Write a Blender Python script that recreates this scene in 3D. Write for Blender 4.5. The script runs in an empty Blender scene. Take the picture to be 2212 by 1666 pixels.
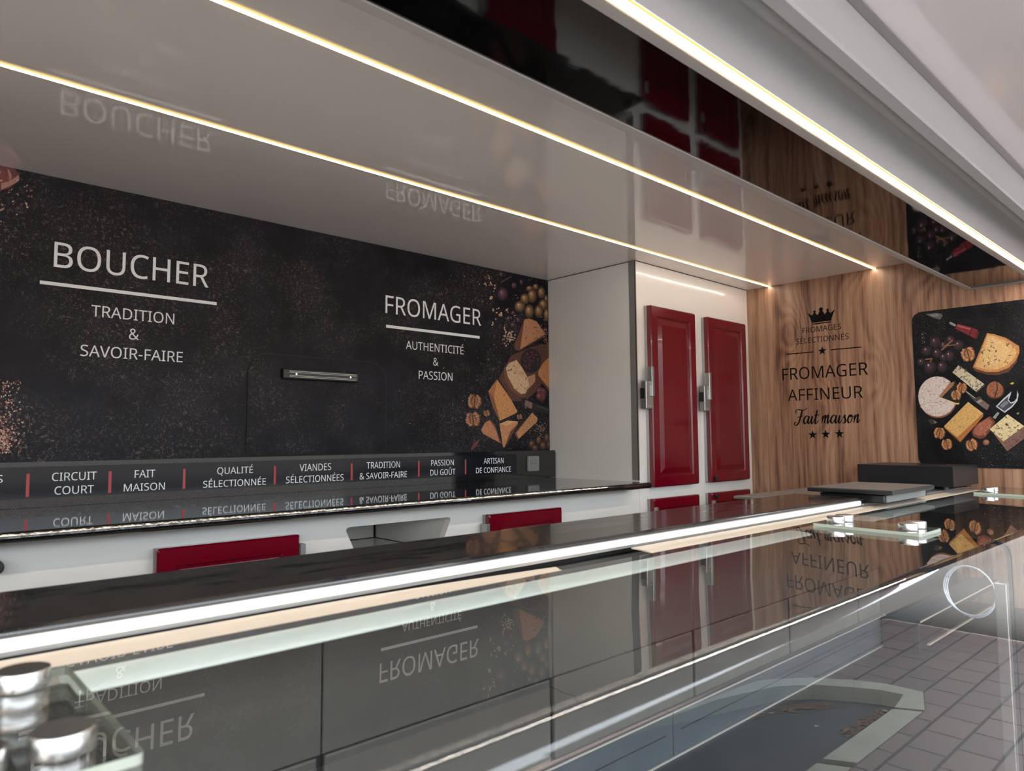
import bpy, bmesh, math, random
from mathutils import Vector, Matrix
random.seed(7)
S = bpy.context.scene
COL = S.collection
PI = math.pi
EYE = 1.65                       # height of the phone above the paving; numbers below are relative to it
# ------------------------------------------------------------------ camera, world, exposure
cam_d = bpy.data.cameras.new('camera'); cam = bpy.data.objects.new('camera', cam_d); COL.objects.link(cam)
FPX, YAW, PITCH, ROLL = 1528.075, math.radians(42.844), math.radians(4.2967), math.radians(-0.3745)
cam_d.sensor_width = 36; cam_d.lens = FPX/2212*36; cam_d.clip_start = 0.02; cam_d.clip_end = 300
FW = Vector((math.sin(YAW)*math.cos(PITCH), math.cos(YAW)*math.cos(PITCH), math.sin(PITCH)))
R0 = Vector((math.cos(YAW), -math.sin(YAW), 0)); U0 = R0.cross(FW)
RT = R0*math.cos(ROLL)+U0*math.sin(ROLL); UP = -R0*math.sin(ROLL)+U0*math.cos(ROLL)
cam.matrix_world = Matrix(((RT.x, UP.x, -FW.x, 0), (RT.y, UP.y, -FW.y, 0), (RT.z, UP.z, -FW.z, EYE), (0, 0, 0, 1)))
cam_d.dof.use_dof = True; cam_d.dof.focus_distance = 3.3; cam_d.dof.aperture_fstop = 6.5
S.camera = cam
S.view_settings.view_transform = 'Standard'; S.view_settings.look = 'None'
S.view_settings.gamma = 1; S.view_settings.use_curve_mapping = False
S.view_settings.exposure = 0.45
S.cycles.max_bounces = 14; S.cycles.glossy_bounces = 8; S.cycles.transparent_max_bounces = 24; S.cycles.diffuse_bounces = 6
S.cycles.caustics_reflective = False; S.cycles.caustics_refractive = False
W = bpy.data.worlds.new('overcast_sky'); S.world = W; W.use_nodes = True
wn = W.node_tree; bg = wn.nodes['Background']
_tc = wn.nodes.new('ShaderNodeTexCoord'); _sp = wn.nodes.new('ShaderNodeSeparateXYZ'); _rp = wn.nodes.new('ShaderNodeValToRGB')
wn.links.new(_tc.outputs['Generated'], _sp.inputs[0]); wn.links.new(_sp.outputs['Z'], _rp.inputs[0])
_rp.color_ramp.elements[0].position = 0.0; _rp.color_ramp.elements[0].color = (0.88, 0.94, 1.0, 1)
_rp.color_ramp.elements[1].position = 0.7; _rp.color_ramp.elements[1].color = (0.76, 0.88, 1.0, 1)
wn.links.new(_rp.outputs[0], bg.inputs[0]); bg.inputs[1].default_value = 5.5
sun_d = bpy.data.lights.new('hazy_sun', 'SUN'); sun_d.energy = 175; sun_d.angle = math.radians(4); sun_d.color = (1, .97, .93)
sun = bpy.data.objects.new('hazy_sun', sun_d); COL.objects.link(sun); sun.location = (-6, 8, 9)
sun.rotation_euler = Vector((.62, -.60, -.50)).to_track_quat('-Z', 'Y').to_euler()      # from behind the van: its own shade lies on the near paving

# ------------------------------------------------------------------ helpers
def ray(px, py): return FW + RT*((px-1106)/FPX) + UP*((833-py)/FPX)
def atY(px, py, Y): d = ray(px, py); return d*(Y/d.y)     # a measured point of the photo laid on a wall plane
def atX(px, py, X): d = ray(px, py); return d*(X/d.x)
def s2l(c):
    c = c/255; return c/12.92 if c <= .04045 else ((c+.055)/1.055)**2.4
def rgb(r, g, b): return (s2l(r), s2l(g), s2l(b), 1)

class NT:
    def __init__(s, name):
        s.m = bpy.data.materials.new(name); s.m.use_nodes = True; s.t = s.m.node_tree; s.t.nodes.clear()
        s.out = s.n('ShaderNodeOutputMaterial')
    def n(s, t, **kw):
        nd = s.t.nodes.new(t)
        for k, v in kw.items(): setattr(nd, k, v)
        return nd
    def put(s, sock, v):
        if hasattr(v, 'is_linked') or isinstance(v, bpy.types.NodeSocket): s.t.links.new(v, sock)
        else: sock.default_value = v
    def bsdf(s, col=(.5, .5, .5, 1), rough=.5, metal=0, spec=.5, coat=0, normal=None, ior=1.5, coatr=.03):
        b = s.n('ShaderNodeBsdfPrincipled')
        s.put(b.inputs['Base Color'], col); s.put(b.inputs['Roughness'], rough); s.put(b.inputs['Metallic'], metal)
        s.put(b.inputs['Specular IOR Level'], spec); s.put(b.inputs['Coat Weight'], coat); b.inputs['Coat Roughness'].default_value = coatr
        b.inputs['IOR'].default_value = ior
        if normal is not None: s.put(b.inputs['Normal'], normal)
        return b
    def done(s, sh): s.t.links.new(sh.outputs[0] if hasattr(sh, 'outputs') else sh, s.out.inputs[0]); return s.m
    def pos(s): return s.n('ShaderNodeNewGeometry').outputs['Position']
    def scl(s, v, sc):
        m = s.n('ShaderNodeVectorMath', operation='MULTIPLY'); s.put(m.inputs[0], v); m.inputs[1].default_value = sc; return m.outputs[0]
    def addv(s, a, b):
        m = s.n('ShaderNodeVectorMath', operation='ADD'); s.put(m.inputs[0], a); s.put(m.inputs[1], b); return m.outputs[0]
    def noise(s, v, sc=5, det=4, rough=.55, dist=0, col=False):
        t = s.n('ShaderNodeTexNoise'); s.put(t.inputs['Vector'], v); t.inputs['Scale'].default_value = sc
        t.inputs['Detail'].default_value = det; t.inputs['Roughness'].default_value = rough; t.inputs['Distortion'].default_value = dist
        return t.outputs['Color' if col else 'Fac']
    def vor(s, v, sc=50, feat='F1', out='Distance', rnd=1):
        t = s.n('ShaderNodeTexVoronoi', feature=feat); s.put(t.inputs['Vector'], v); t.inputs['Scale'].default_value = sc
        t.inputs['Randomness'].default_value = rnd
        return t.outputs[out]
    def math(s, op, a, b=0, clamp=False):
        m = s.n('ShaderNodeMath', operation=op, use_clamp=clamp); s.put(m.inputs[0], a); s.put(m.inputs[1], b); return m.outputs[0]
    def ramp(s, f, stops):
        r = s.n('ShaderNodeValToRGB'); s.put(r.inputs[0], f); e = r.color_ramp.elements
        while len(e) < len(stops): e.new(.5)
        for el, (p, c) in zip(e, stops): el.position = p; el.color = c if len(c) == 4 else (*c, 1)
        return r.outputs[0]
    def mix(s, f, a, b, mode='MIX'):
        m = s.n('ShaderNodeMix', data_type='RGBA', blend_type=mode); s.put(m.inputs[0], f); s.put(m.inputs[6], a); s.put(m.inputs[7], b); return m.outputs[2]
    def xyz(s, v):
        m = s.n('ShaderNodeSeparateXYZ'); s.put(m.inputs[0], v); return m.outputs
    def comb(s, x, y, z):
        m = s.n('ShaderNodeCombineXYZ'); s.put(m.inputs[0], x); s.put(m.inputs[1], y); s.put(m.inputs[2], z); return m.outputs[0]
    def bump(s, h, st=.1, d=.01):
        b = s.n('ShaderNodeBump'); b.inputs['Strength'].default_value = st; b.inputs['Distance'].default_value = d; s.put(b.inputs['Height'], h); return b.outputs[0]

def plain(name, c, rough=.4, metal=0, spec=.5, coat=0, bumpsc=None, bst=.05):
    t = NT(name); nz = t.noise(t.pos(), 30, 3)
    col = t.mix(t.math('MULTIPLY', nz, .12), c, tuple(x*.8 for x in c[:3])+(1,))
    nr = None
    if bumpsc: nr = t.bump(t.noise(t.pos(), bumpsc, 2), bst, .01)
    return t.done(t.bsdf(col, rough, metal, spec, coat, nr))

def emis(name, c, st):
    t = NT(name); e = t.n('ShaderNodeEmission'); e.inputs[0].default_value = c; e.inputs[1].default_value = st; return t.done(e)

# ------------------------------------------------------------------ materials
M = {}
def m_ceiling(name, c, rough=.035, coat=.25):
    t = NT(name); p = t.pos(); w = t.bump(t.noise(p, 4.5, 2, .5), .018, .02)
    nz = t.noise(p, 2, 3)
    return t.done(t.bsdf(t.mix(nz, c, tuple(x*.94 for x in c[:3])+(1,)), rough, 0, .5, coat, w))
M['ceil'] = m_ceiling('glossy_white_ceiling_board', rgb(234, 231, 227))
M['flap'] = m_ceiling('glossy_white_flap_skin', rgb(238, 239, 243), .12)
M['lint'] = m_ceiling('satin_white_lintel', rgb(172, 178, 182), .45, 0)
M['profile'] = plain('pale_grey_edge_profile', rgb(172, 171, 169), .4, .15)
t = NT('white_gloss_laminate'); nz = t.noise(t.pos(), 3, 3)
M['white'] = t.done(t.bsdf(t.mix(nz, rgb(226, 223, 216), rgb(218, 216, 210)), .18, 0, .5, .35, t.bump(t.noise(t.pos(), 9, 1), .02, .01)))
t = NT('red_lacquer'); nz = t.noise(t.pos(), 6, 2)
M['red'] = t.done(t.bsdf(t.mix(nz, rgb(106, 2, 23), rgb(94, 2, 20)), .18, 0, .45, .2, t.bump(t.noise(t.pos(), 14, 2), .03, .01)))
M['alu'] = plain('brushed_aluminium', rgb(168, 168, 166), .32, .85)
M['alud'] = plain('grey_anodised_profile', rgb(122, 119, 114), .45, .1)
M['steel'] = plain('polished_steel', rgb(215, 214, 212), .26, 1)
M['black'] = plain('black_plastic', rgb(24, 24, 26), .45)
M['blackmetal'] = plain('black_painted_metal', rgb(26, 27, 30), .38)
M['stone'] = plain('dusty_grey_stone_board', rgb(104, 101, 97), .35)
M['beige'] = plain('beige_plastic_strip', rgb(192, 178, 160), .4)
M['seam'] = plain('dark_seam', rgb(20, 20, 22), .8)
M['txt'] = plain('white_lettering_vinyl', rgb(232, 238, 240), .45, 0, .2)
M['txtb'] = plain('black_lettering_vinyl', rgb(15, 13, 12), .6, 0, .08)
M['txtr'] = plain('red_lettering_vinyl', rgb(170, 62, 66), .45)
M['grey'] = plain('grey_plastic', rgb(125, 126, 126), .45)
M['led'] = emis('warm_led', (1.0, .89, .75, 1), 22)
M['ledbig'] = emis('warm_led_bright', (1.0, .92, .82, 1), 58)
M['ledbloom'] = emis('amber_bloom', (1.0, .60, .20, 1), 1.1)  # camera bloom beside the strips, given as an amber glow
M['stripglow'] = emis('strip_reflection_glow', (1.0, .97, .93, 1), 1.5)  # sky reflection on the metal strip, put in as glow
t = NT('opal_diffuser'); b = t.bsdf(rgb(205, 216, 212), .35); b.inputs['Emission Color'].default_value = rgb(208, 224, 218); b.inputs['Emission Strength'].default_value = .38
M['opal'] = t.done(b)

# black stone: pin-point crystals in a near-black ground
def granite(name, dust, rough):
    t = NT(name); p = t.pos()
    d = t.vor(p, 520); c = t.vor(p, 520, out='Color'); r = t.xyz(c)[0]
    sp = t.math('MULTIPLY', t.math('LESS_THAN', d, .28), t.math('GREATER_THAN', r, .72))
    col = t.mix(sp, rgb(13, 13, 15), rgb(95, 96, 98)); ro = rough; nr = None
    if dust:
        nz = t.noise(t.scl(p, (.45, 1.7, 1)), 11, 6, .62, .6)
        f = t.ramp(nz, [(.40, (0, 0, 0)), (.47, (1, 1, 1))])
        f2 = t.math('MULTIPLY', f, .85)
        col = t.mix(f2, col, rgb(50, 47, 45)); ro = t.math('ADD', t.math('MULTIPLY', f2, .12), rough)
    return t.done(t.bsdf(col, ro, 0, .5, .3, t.bump(t.noise(p, 60, 2), .015, .005)))
M['gran'] = granite('polished_black_granite', False, .035)
M['grand'] = granite('dusty_black_granite', True, .09)
# dark glossy soffit with metallic flakes
t = NT('black_flake_gloss_panel'); p = t.pos(); d = t.vor(p, 420); c = t.xyz(t.vor(p, 420, out='Color'))[0]
sp = t.math('MULTIPLY', t.math('LESS_THAN', d, .2), t.math('GREATER_THAN', c, .86))
M['soffit'] = t.done(t.bsdf(t.mix(sp, rgb(9, 9, 10), rgb(60, 57, 57)), .04, 0, .4, .25, t.bump(t.noise(p, 6, 2), .035, .02)))
# printed slate-look panel: dark ground, dusty scratches and crumbs
def slate(name, base, patch=.5, gain=1.0):
    t = NT(name); p = t.pos()
    big = t.noise(p, 1.6, 4, .6); mid = t.noise(p, 6, 5, .65)
    col = t.mix(t.ramp(mid, [(.42, (0, 0, 0)), (.75, (1, 1, 1))]), base, tuple(min(1, x*2.3+.004) for x in base[:3])+(1,))
    mask = t.ramp(t.noise(p, 3.1, 3, .6), [(.44, (0, 0, 0)), (.62, (1, 1, 1))])
    wp = t.addv(p, t.scl(t.noise(p, 26, 3, col=True), (.05, .05, .05)))
    scr = t.noise(t.scl(wp, (1, 1, 1)), 95, 5, .72)
    col = t.mix(t.math('MULTIPLY', t.math('MULTIPLY', mask, t.noise(p, 14, 5, .7)), .42*patch), col, rgb(50, 48, 51))
    f = t.math('MULTIPLY', t.ramp(scr, [(.54, (0, 0, 0)), (.68, (1, 1, 1))]), t.math('MULTIPLY', mask, patch))
    col = t.mix(f, col, rgb(112*gain, 102*gain, 98*gain))
    for sc, th, pr, cc in ((150, .17, .80, (146, 138, 132)), (75, .11, .86, (160, 148, 138)), (260, .2, .82, (108, 100, 97))):
        d = t.vor(p, sc); c = t.xyz(t.vor(p, sc, out='Color'))[0]
        sp = t.math('MULTIPLY', t.math('LESS_THAN', d, th), t.math('GREATER_THAN', c, pr))
        sp = t.math('MULTIPLY', sp, t.math('ADD', t.math('MULTIPLY', mask, .75), .12))
        col = t.mix(sp, col, rgb(*[x*gain for x in cc]))
    return t.done(t.bsdf(col, .38, 0, .12, 0))
M['slate'] = slate('printed_slate_panel', rgb(14, 15, 21), 1.0, 1.0)
M['slate2'] = slate('printed_board_panel', rgb(16, 16, 18), .35, .8)
# printed picture inks come from a colour attribute
t = NT('printed_picture_ink'); a = t.n('ShaderNodeAttribute', attribute_name='ink'); p = t.pos()
f = t.noise(p, 110, 4, .7)
v = t.ramp(f, [(.3, (.62, .62, .62)), (.65, (1.08, 1.08, 1.08))])
M['ink'] = t.done(t.bsdf(t.mix(1, a.outputs['Color'], v, 'MULTIPLY'), .36, 0, .4))
# oak-look laminate on the end wall: upright grain, cathedral figures and knots
t = NT('oak_laminate'); x, y, z = t.xyz(t.pos())
low = t.noise(t.comb(0, t.math('MULTIPLY', y, 2.2), t.math('MULTIPLY', z, .3)), 1.6, 3, .5)
kd = t.vor(t.comb(0, t.math('MULTIPLY', y, 2.6), t.math('MULTIPLY', z, 1.5)), 1.25, 'F1', 'Distance', .95)
kn = t.math('POWER', 2.718, t.math('MULTIPLY', t.math('MULTIPLY', kd, kd), -16))
ph = t.math('ADD', t.math('MULTIPLY', y, 5.5), t.math('ADD', t.math('MULTIPLY', low, 1.1), t.math('MULTIPLY', kn, 1.1)))
fine = t.noise(t.comb(0, t.math('MULTIPLY', y, 60), t.math('MULTIPLY', z, 2.2)), 1.5, 5, .7)
ph2 = t.math('ADD', ph, t.math('MULTIPLY', fine, .10))
ring = t.math('ADD', t.math('MULTIPLY', t.math('SINE', t.math('MULTIPLY', ph2, 26)), .5), .5)
broad = t.noise(t.comb(0, t.math('MULTIPLY', y, 11), t.math('MULTIPLY', z, .5)), 1.3, 5, .62, .15)
v = t.math('ADD', t.math('MULTIPLY', broad, .70), t.math('ADD', t.math('MULTIPLY', ring, .07), t.math('MULTIPLY', fine, .40)))
v = t.math('SUBTRACT', v, t.math('MULTIPLY', t.math('POWER', kn, 3), .22))
col = t.ramp(v, [(.37, rgb(60, 39, 29)), (.47, rgb(106, 74, 56)), (.57, rgb(146, 109, 85)), (.72, rgb(176, 140, 113))])
pore = t.math('GREATER_THAN', t.noise(t.comb(0, t.math('MULTIPLY', y, 190), t.math('MULTIPLY', z, 7)), 1, 2, .5), .66)
col = t.mix(t.math('MULTIPLY', pore, .45), col, rgb(66, 43, 31))
M['wood'] = t.done(t.bsdf(col, .38, 0, .45, 0, t.bump(fine, .04, .004)))
# glass panes: clear sheet whose reflection follows Fresnel on both faces
def glass(name, tint, wob):
    t = NT(name); g = t.n('ShaderNodeNewGeometry')
    ior = t.math('ADD', t.math('MULTIPLY', g.outputs['Backfacing'], 1/1.52-1.52), 1.52)
    nr = t.bump(t.noise(t.pos(), 3.2, 1), wob, .05) if wob else None
    f = t.n('ShaderNodeFresnel'); t.put(f.inputs[0], ior)
    gl = t.n('ShaderNodeBsdfGlossy'); gl.inputs['Roughness'].default_value = 0.0
    if nr is not None: t.put(f.inputs['Normal'], nr); t.put(gl.inputs['Normal'], nr)
    tr = t.n('ShaderNodeBsdfTransparent'); tr.inputs[0].default_value = tint
    mx = t.n('ShaderNodeMixShader'); t.put(mx.inputs[0], t.math('MULTIPLY', f.outputs[0], 1.5, True)); t.put(mx.inputs[1], tr.outputs[0]); t.put(mx.inputs[2], gl.outputs[0])
    return t.done(mx)
M['glass'] = glass('clear_glass', (.985, .99, .985, 1), .0)
t = NT('glass_inner_face'); _tr = t.n('ShaderNodeBsdfTransparent'); _tr.inputs[0].default_value = (.985, .99, .985, 1); M['glassin'] = t.done(_tr)
M['gedge'] = plain('pale_glass_edge', rgb(176, 184, 168), .15)
M['gedged'] = plain('dark_glass_edge', rgb(40, 52, 58), .15)
t = NT('clear_tube'); M['tube'] = t.done(t.bsdf(rgb(215, 222, 232), .12, 0, .6, .5))
t = NT('sky_blue_film'); M['film'] = t.done(t.bsdf(rgb(110, 150, 205), .2))
# case linings: brushed dark steel sheet
t = NT('brushed_dark_steel'); p = t.pos(); nz = t.noise(t.scl(p, (2, 40, 40)), 3, 4); n2 = t.noise(p, 8, 4, .6)
M['liner'] = t.done(t.bsdf(t.mix(n2, rgb(60, 60, 57), rgb(78, 78, 74)), t.math('ADD', t.math('MULTIPLY', nz, .15), .4), .08, .4))
t = NT('blue_grey_steel'); p = t.pos(); n2 = t.noise(p, 8, 4, .6)
M['bluesteel'] = t.done(t.bsdf(t.mix(n2, rgb(62, 70, 76), rgb(80, 87, 92)), .4, .2, .5))
# outside ground
t = NT('asphalt'); p = t.pos(); g = t.noise(p, 240, 3, .7); st = t.noise(p, 1.3, 4, .6)
col = t.mix(st, rgb(48, 47, 49), rgb(70, 68, 69)); col = t.mix(t.math('MULTIPLY', t.math('GREATER_THAN', g, .64), .5), col, rgb(118, 118, 118))
d = t.vor(p, 5.5); c = t.xyz(t.vor(p, 5.5, out='Color'))[0]
gum = t.math('MULTIPLY', t.math('LESS_THAN', d, .13), t.math('GREATER_THAN', c, .62)); col = t.mix(t.math('MULTIPLY', gum, .6), col, rgb(165, 165, 160))
M['asphalt'] = t.done(t.bsdf(col, .85, 0, .3, 0, t.bump(g, .4, .004)))
t = NT('paving_blocks'); p = t.pos(); xx, yy, zz = t.xyz(p)
bk = t.n('ShaderNodeTexBrick'); t.put(bk.inputs['Vector'], t.comb(xx, yy, 0)); bk.inputs['Scale'].default_value = 1
bk.inputs['Brick Width'].default_value = .30; bk.inputs['Row Height'].default_value = .20; bk.inputs['Mortar Size'].default_value = .009
bk.inputs['Color1'].default_value = rgb(105, 90, 84); bk.inputs['Color2'].default_value = rgb(95, 84, 80); bk.inputs['Mortar'].default_value = rgb(60, 54, 51)
sp = t.noise(p, 300, 2); c2 = t.mix(t.math('MULTIPLY', t.math('GREATER_THAN', sp, .66), .55), bk.outputs[0], rgb(165, 158, 152))
c2 = t.mix(t.math('MULTIPLY', t.noise(p, 2, 4), .35), c2, rgb(88, 80, 79))
M['paving'] = t.done(t.bsdf(c2, .85, 0, .3))
t = NT('kerb_stone'); p = t.pos(); n1 = t.noise(p, 5, 5, .65); sp = t.math('GREATER_THAN', t.noise(p, 260, 2), .62)
cc = t.mix(n1, rgb(104, 100, 89), rgb(146, 141, 127)); M['kerb'] = t.done(t.bsdf(t.mix(t.math('MULTIPLY', sp, .4), cc, rgb(160, 156, 148)), .8, 0, .3))
M['litter'] = plain('dry_leaf_litter', rgb(92, 66, 46), .9)
M['trim'] = plain('pale_metal_trim', rgb(188, 184, 176), .3, .4)
M['floor'] = plain('pale_grey_floor_sheet', rgb(225, 222, 218), .5)
M['body'] = plain('white_bodywork', rgb(215, 215, 214), .25)
M['render'] = plain('dark_street_wall', rgb(24, 23, 23), .85)
M['blocker'] = plain('dark_blocker', rgb(11, 11, 11), .9)  # near-black, so the added wall stays dark in reflections
M['leaf'] = plain('street_tree_leaves', rgb(70, 92, 48), .8)
M['bark'] = plain('tree_bark', rgb(84, 70, 58), .9)
# ------------------------------------------------------------------ mesh builder (coordinates relative to the eye level)
class MB:
    def __init__(s): s.bm = bmesh.new(); s.mats = []; s.mi = 0
    def mat(s, m):
        if m not in s.mats: s.mats.append(m)
        s.mi = s.mats.index(m); return s
    def _t(s, fs):
        for f in fs: f.material_index = s.mi
    def box(s, x0, x1, y0, y1, z0, z1, bev=0, seg=2, rot=None, piv=None):
        r = bmesh.ops.create_cube(s.bm, size=1)
        vs = r['verts']
        for v in vs: v.co = Vector(((x0+x1)/2+v.co.x*(x1-x0), (y0+y1)/2+v.co.y*(y1-y0), (z0+z1)/2+v.co.z*(z1-z0)))
        fs = list({f for v in vs for f in v.link_faces}); s._t(fs)
        if bev:
            es = list({e for v in vs for e in v.link_edges})
            q = bmesh.ops.bevel(s.bm, geom=es, offset=bev, segments=seg, profile=.5, affect='EDGES'); s._t(q['faces'])
            vs = list({v for f in q['faces'] for v in f.verts} | {v for v in vs if v.is_valid})
        if rot:
            bmesh.ops.rotate(s.bm, verts=vs, cent=piv or Vector(((x0+x1)/2, (y0+y1)/2, (z0+z1)/2)), matrix=Matrix.Rotation(rot, 3, 'Z'))
        return s
    def prism_x(s, prof, x0, x1, caps=True, smooth=False):      # closed YZ outline swept along the van
        a = [s.bm.verts.new((x0, y, z)) for y, z in prof]; b = [s.bm.verts.new((x1, y, z)) for y, z in prof]; n = len(prof); fs = []
        for i in range(n):
            f = s.bm.faces.new((a[i], a[(i+1) % n], b[(i+1) % n], b[i])); f.smooth = smooth; fs.append(f)
        if caps: fs += [s.bm.faces.new(a[::-1]), s.bm.faces.new(b)]
        s._t(fs); return fs
    def prism(s, pts, d):                                       # planar outline pushed by vector d
        a = [s.bm.verts.new(p) for p in pts]; b = [s.bm.verts.new(Vector(p)+Vector(d)) for p in pts]; n = len(pts)
        fs = [s.bm.faces.new((a[i], a[(i+1) % n], b[(i+1) % n], b[i])) for i in range(n)]
        fs += [s.bm.faces.new(a[::-1]), s.bm.faces.new(b)]; s._t(fs); return fs
    def face(s, pts):
        f = s.bm.faces.new([s.bm.verts.new(p) for p in pts]); s._t([f]); return f
    def cyl(s, c, r, h, axis='Z', seg=32, bev=0, r2=None):
        q = bmesh.ops.create_cone(s.bm, cap_ends=True, segments=seg, radius1=r, radius2=r if r2 is None else r2, depth=h)
        vs = q['verts']; fs = list({f for v in vs for f in v.link_faces}); s._t(fs)
        for f in fs: f.smooth = len(f.verts) == 4
        if bev:
            es = [e for e in {e for v in vs for e in v.link_edges} if any(len(f.verts) > 4 for f in e.link_faces)]
            w = bmesh.ops.bevel(s.bm, geom=es, offset=bev, segments=2, profile=.5, affect='EDGES'); s._t(w['faces'])
            vs = list({v for f in w['faces'] for v in f.verts} | {v for v in vs if v.is_valid})
        m = Matrix.Identity(3)
        if axis == 'X': m = Matrix.Rotation(PI/2, 3, 'Y')
        if axis == 'Y': m = Matrix.Rotation(PI/2, 3, 'X')
        for v in vs: v.co = m @ v.co + Vector(c)
        return s
    def tube(s, pts, r, seg=8, closed=False):
        n = len(pts); rings = []
        for i, p in enumerate(pts):
            p = Vector(p); a = Vector(pts[i-1] if (i or closed) else pts[i]); b = Vector(pts[(i+1) % n] if (i < n-1 or closed) else pts[i])
            t = (b-a).normalized(); k = Vector((0, 0, 1)) if abs(t.z) < .9 else Vector((1, 0, 0))
            u = t.cross(k).normalized(); w = t.cross(u)
            rings.append([s.bm.verts.new(p+u*r*math.cos(2*PI*j/seg)+w*r*math.sin(2*PI*j/seg)) for j in range(seg)])
        fs = []
        for i in range(n if closed else n-1):
            A, B = rings[i], rings[(i+1) % n]
            for j in range(seg):
                f = s.bm.faces.new((A[j], A[(j+1) % seg], B[(j+1) % seg], B[j])); f.smooth = True; fs.append(f)
        if not closed: fs += [s.bm.faces.new(rings[0][::-1]), s.bm.faces.new(rings[-1])]
        s._t(fs); return s
    def build(s, name, m=None, parent=None, recalc=True):
        if recalc: bmesh.ops.recalc_face_normals(s.bm, faces=s.bm.faces)
        for v in s.bm.verts: v.co.z += EYE
        for e in s.bm.edges:
            if len({f.smooth for f in e.link_faces}) > 1: e.smooth = False
        me = bpy.data.meshes.new(name); s.bm.to_mesh(me); s.bm.free()
        for q in ([m] if m else s.mats): me.materials.append(q)
        o = bpy.data.objects.new(name, me); COL.objects.link(o)
        if parent:
            o.parent = parent
            w = parent; T = Vector((0, 0, 0))
            while w: T += w.location; w = w.parent
            o.location = -T if parent.parent is None else Vector((0, 0, 0))
        return o
def tag(o, label=None, cat=None, group=None, kind=None):
    if label: o['label'] = label
    if cat: o['category'] = cat
    if group: o['group'] = group
    if kind: o['kind'] = kind
    return o
def thing(name, label, cat, loc, group=None):
    o = bpy.data.objects.new(name, None); COL.objects.link(o); o.empty_display_size = .1
    o.location = (loc[0], loc[1], loc[2]+EYE)
    return tag(o, label, cat, group)
def rrect(u0, u1, v0, v1, rad, n=6, corners=(1, 1, 1, 1)):      # rounded outline, counter-clockwise from bottom-left
    out = []
    for k, (cu, cv, a) in enumerate(((u0, v0, PI), (u1, v0, 1.5*PI), (u1, v1, 0), (u0, v1, .5*PI))):
        if not corners[k] or rad == 0: out.append((cu, cv)); continue
        ou = cu+rad*(1 if cu == u0 else -1); ov = cv+rad*(1 if cv == v0 else -1)
        for i in range(n+1):
            t = a+i/n*PI/2; out.append((ou+rad*math.cos(t), ov+rad*math.sin(t)))
    return out

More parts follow.
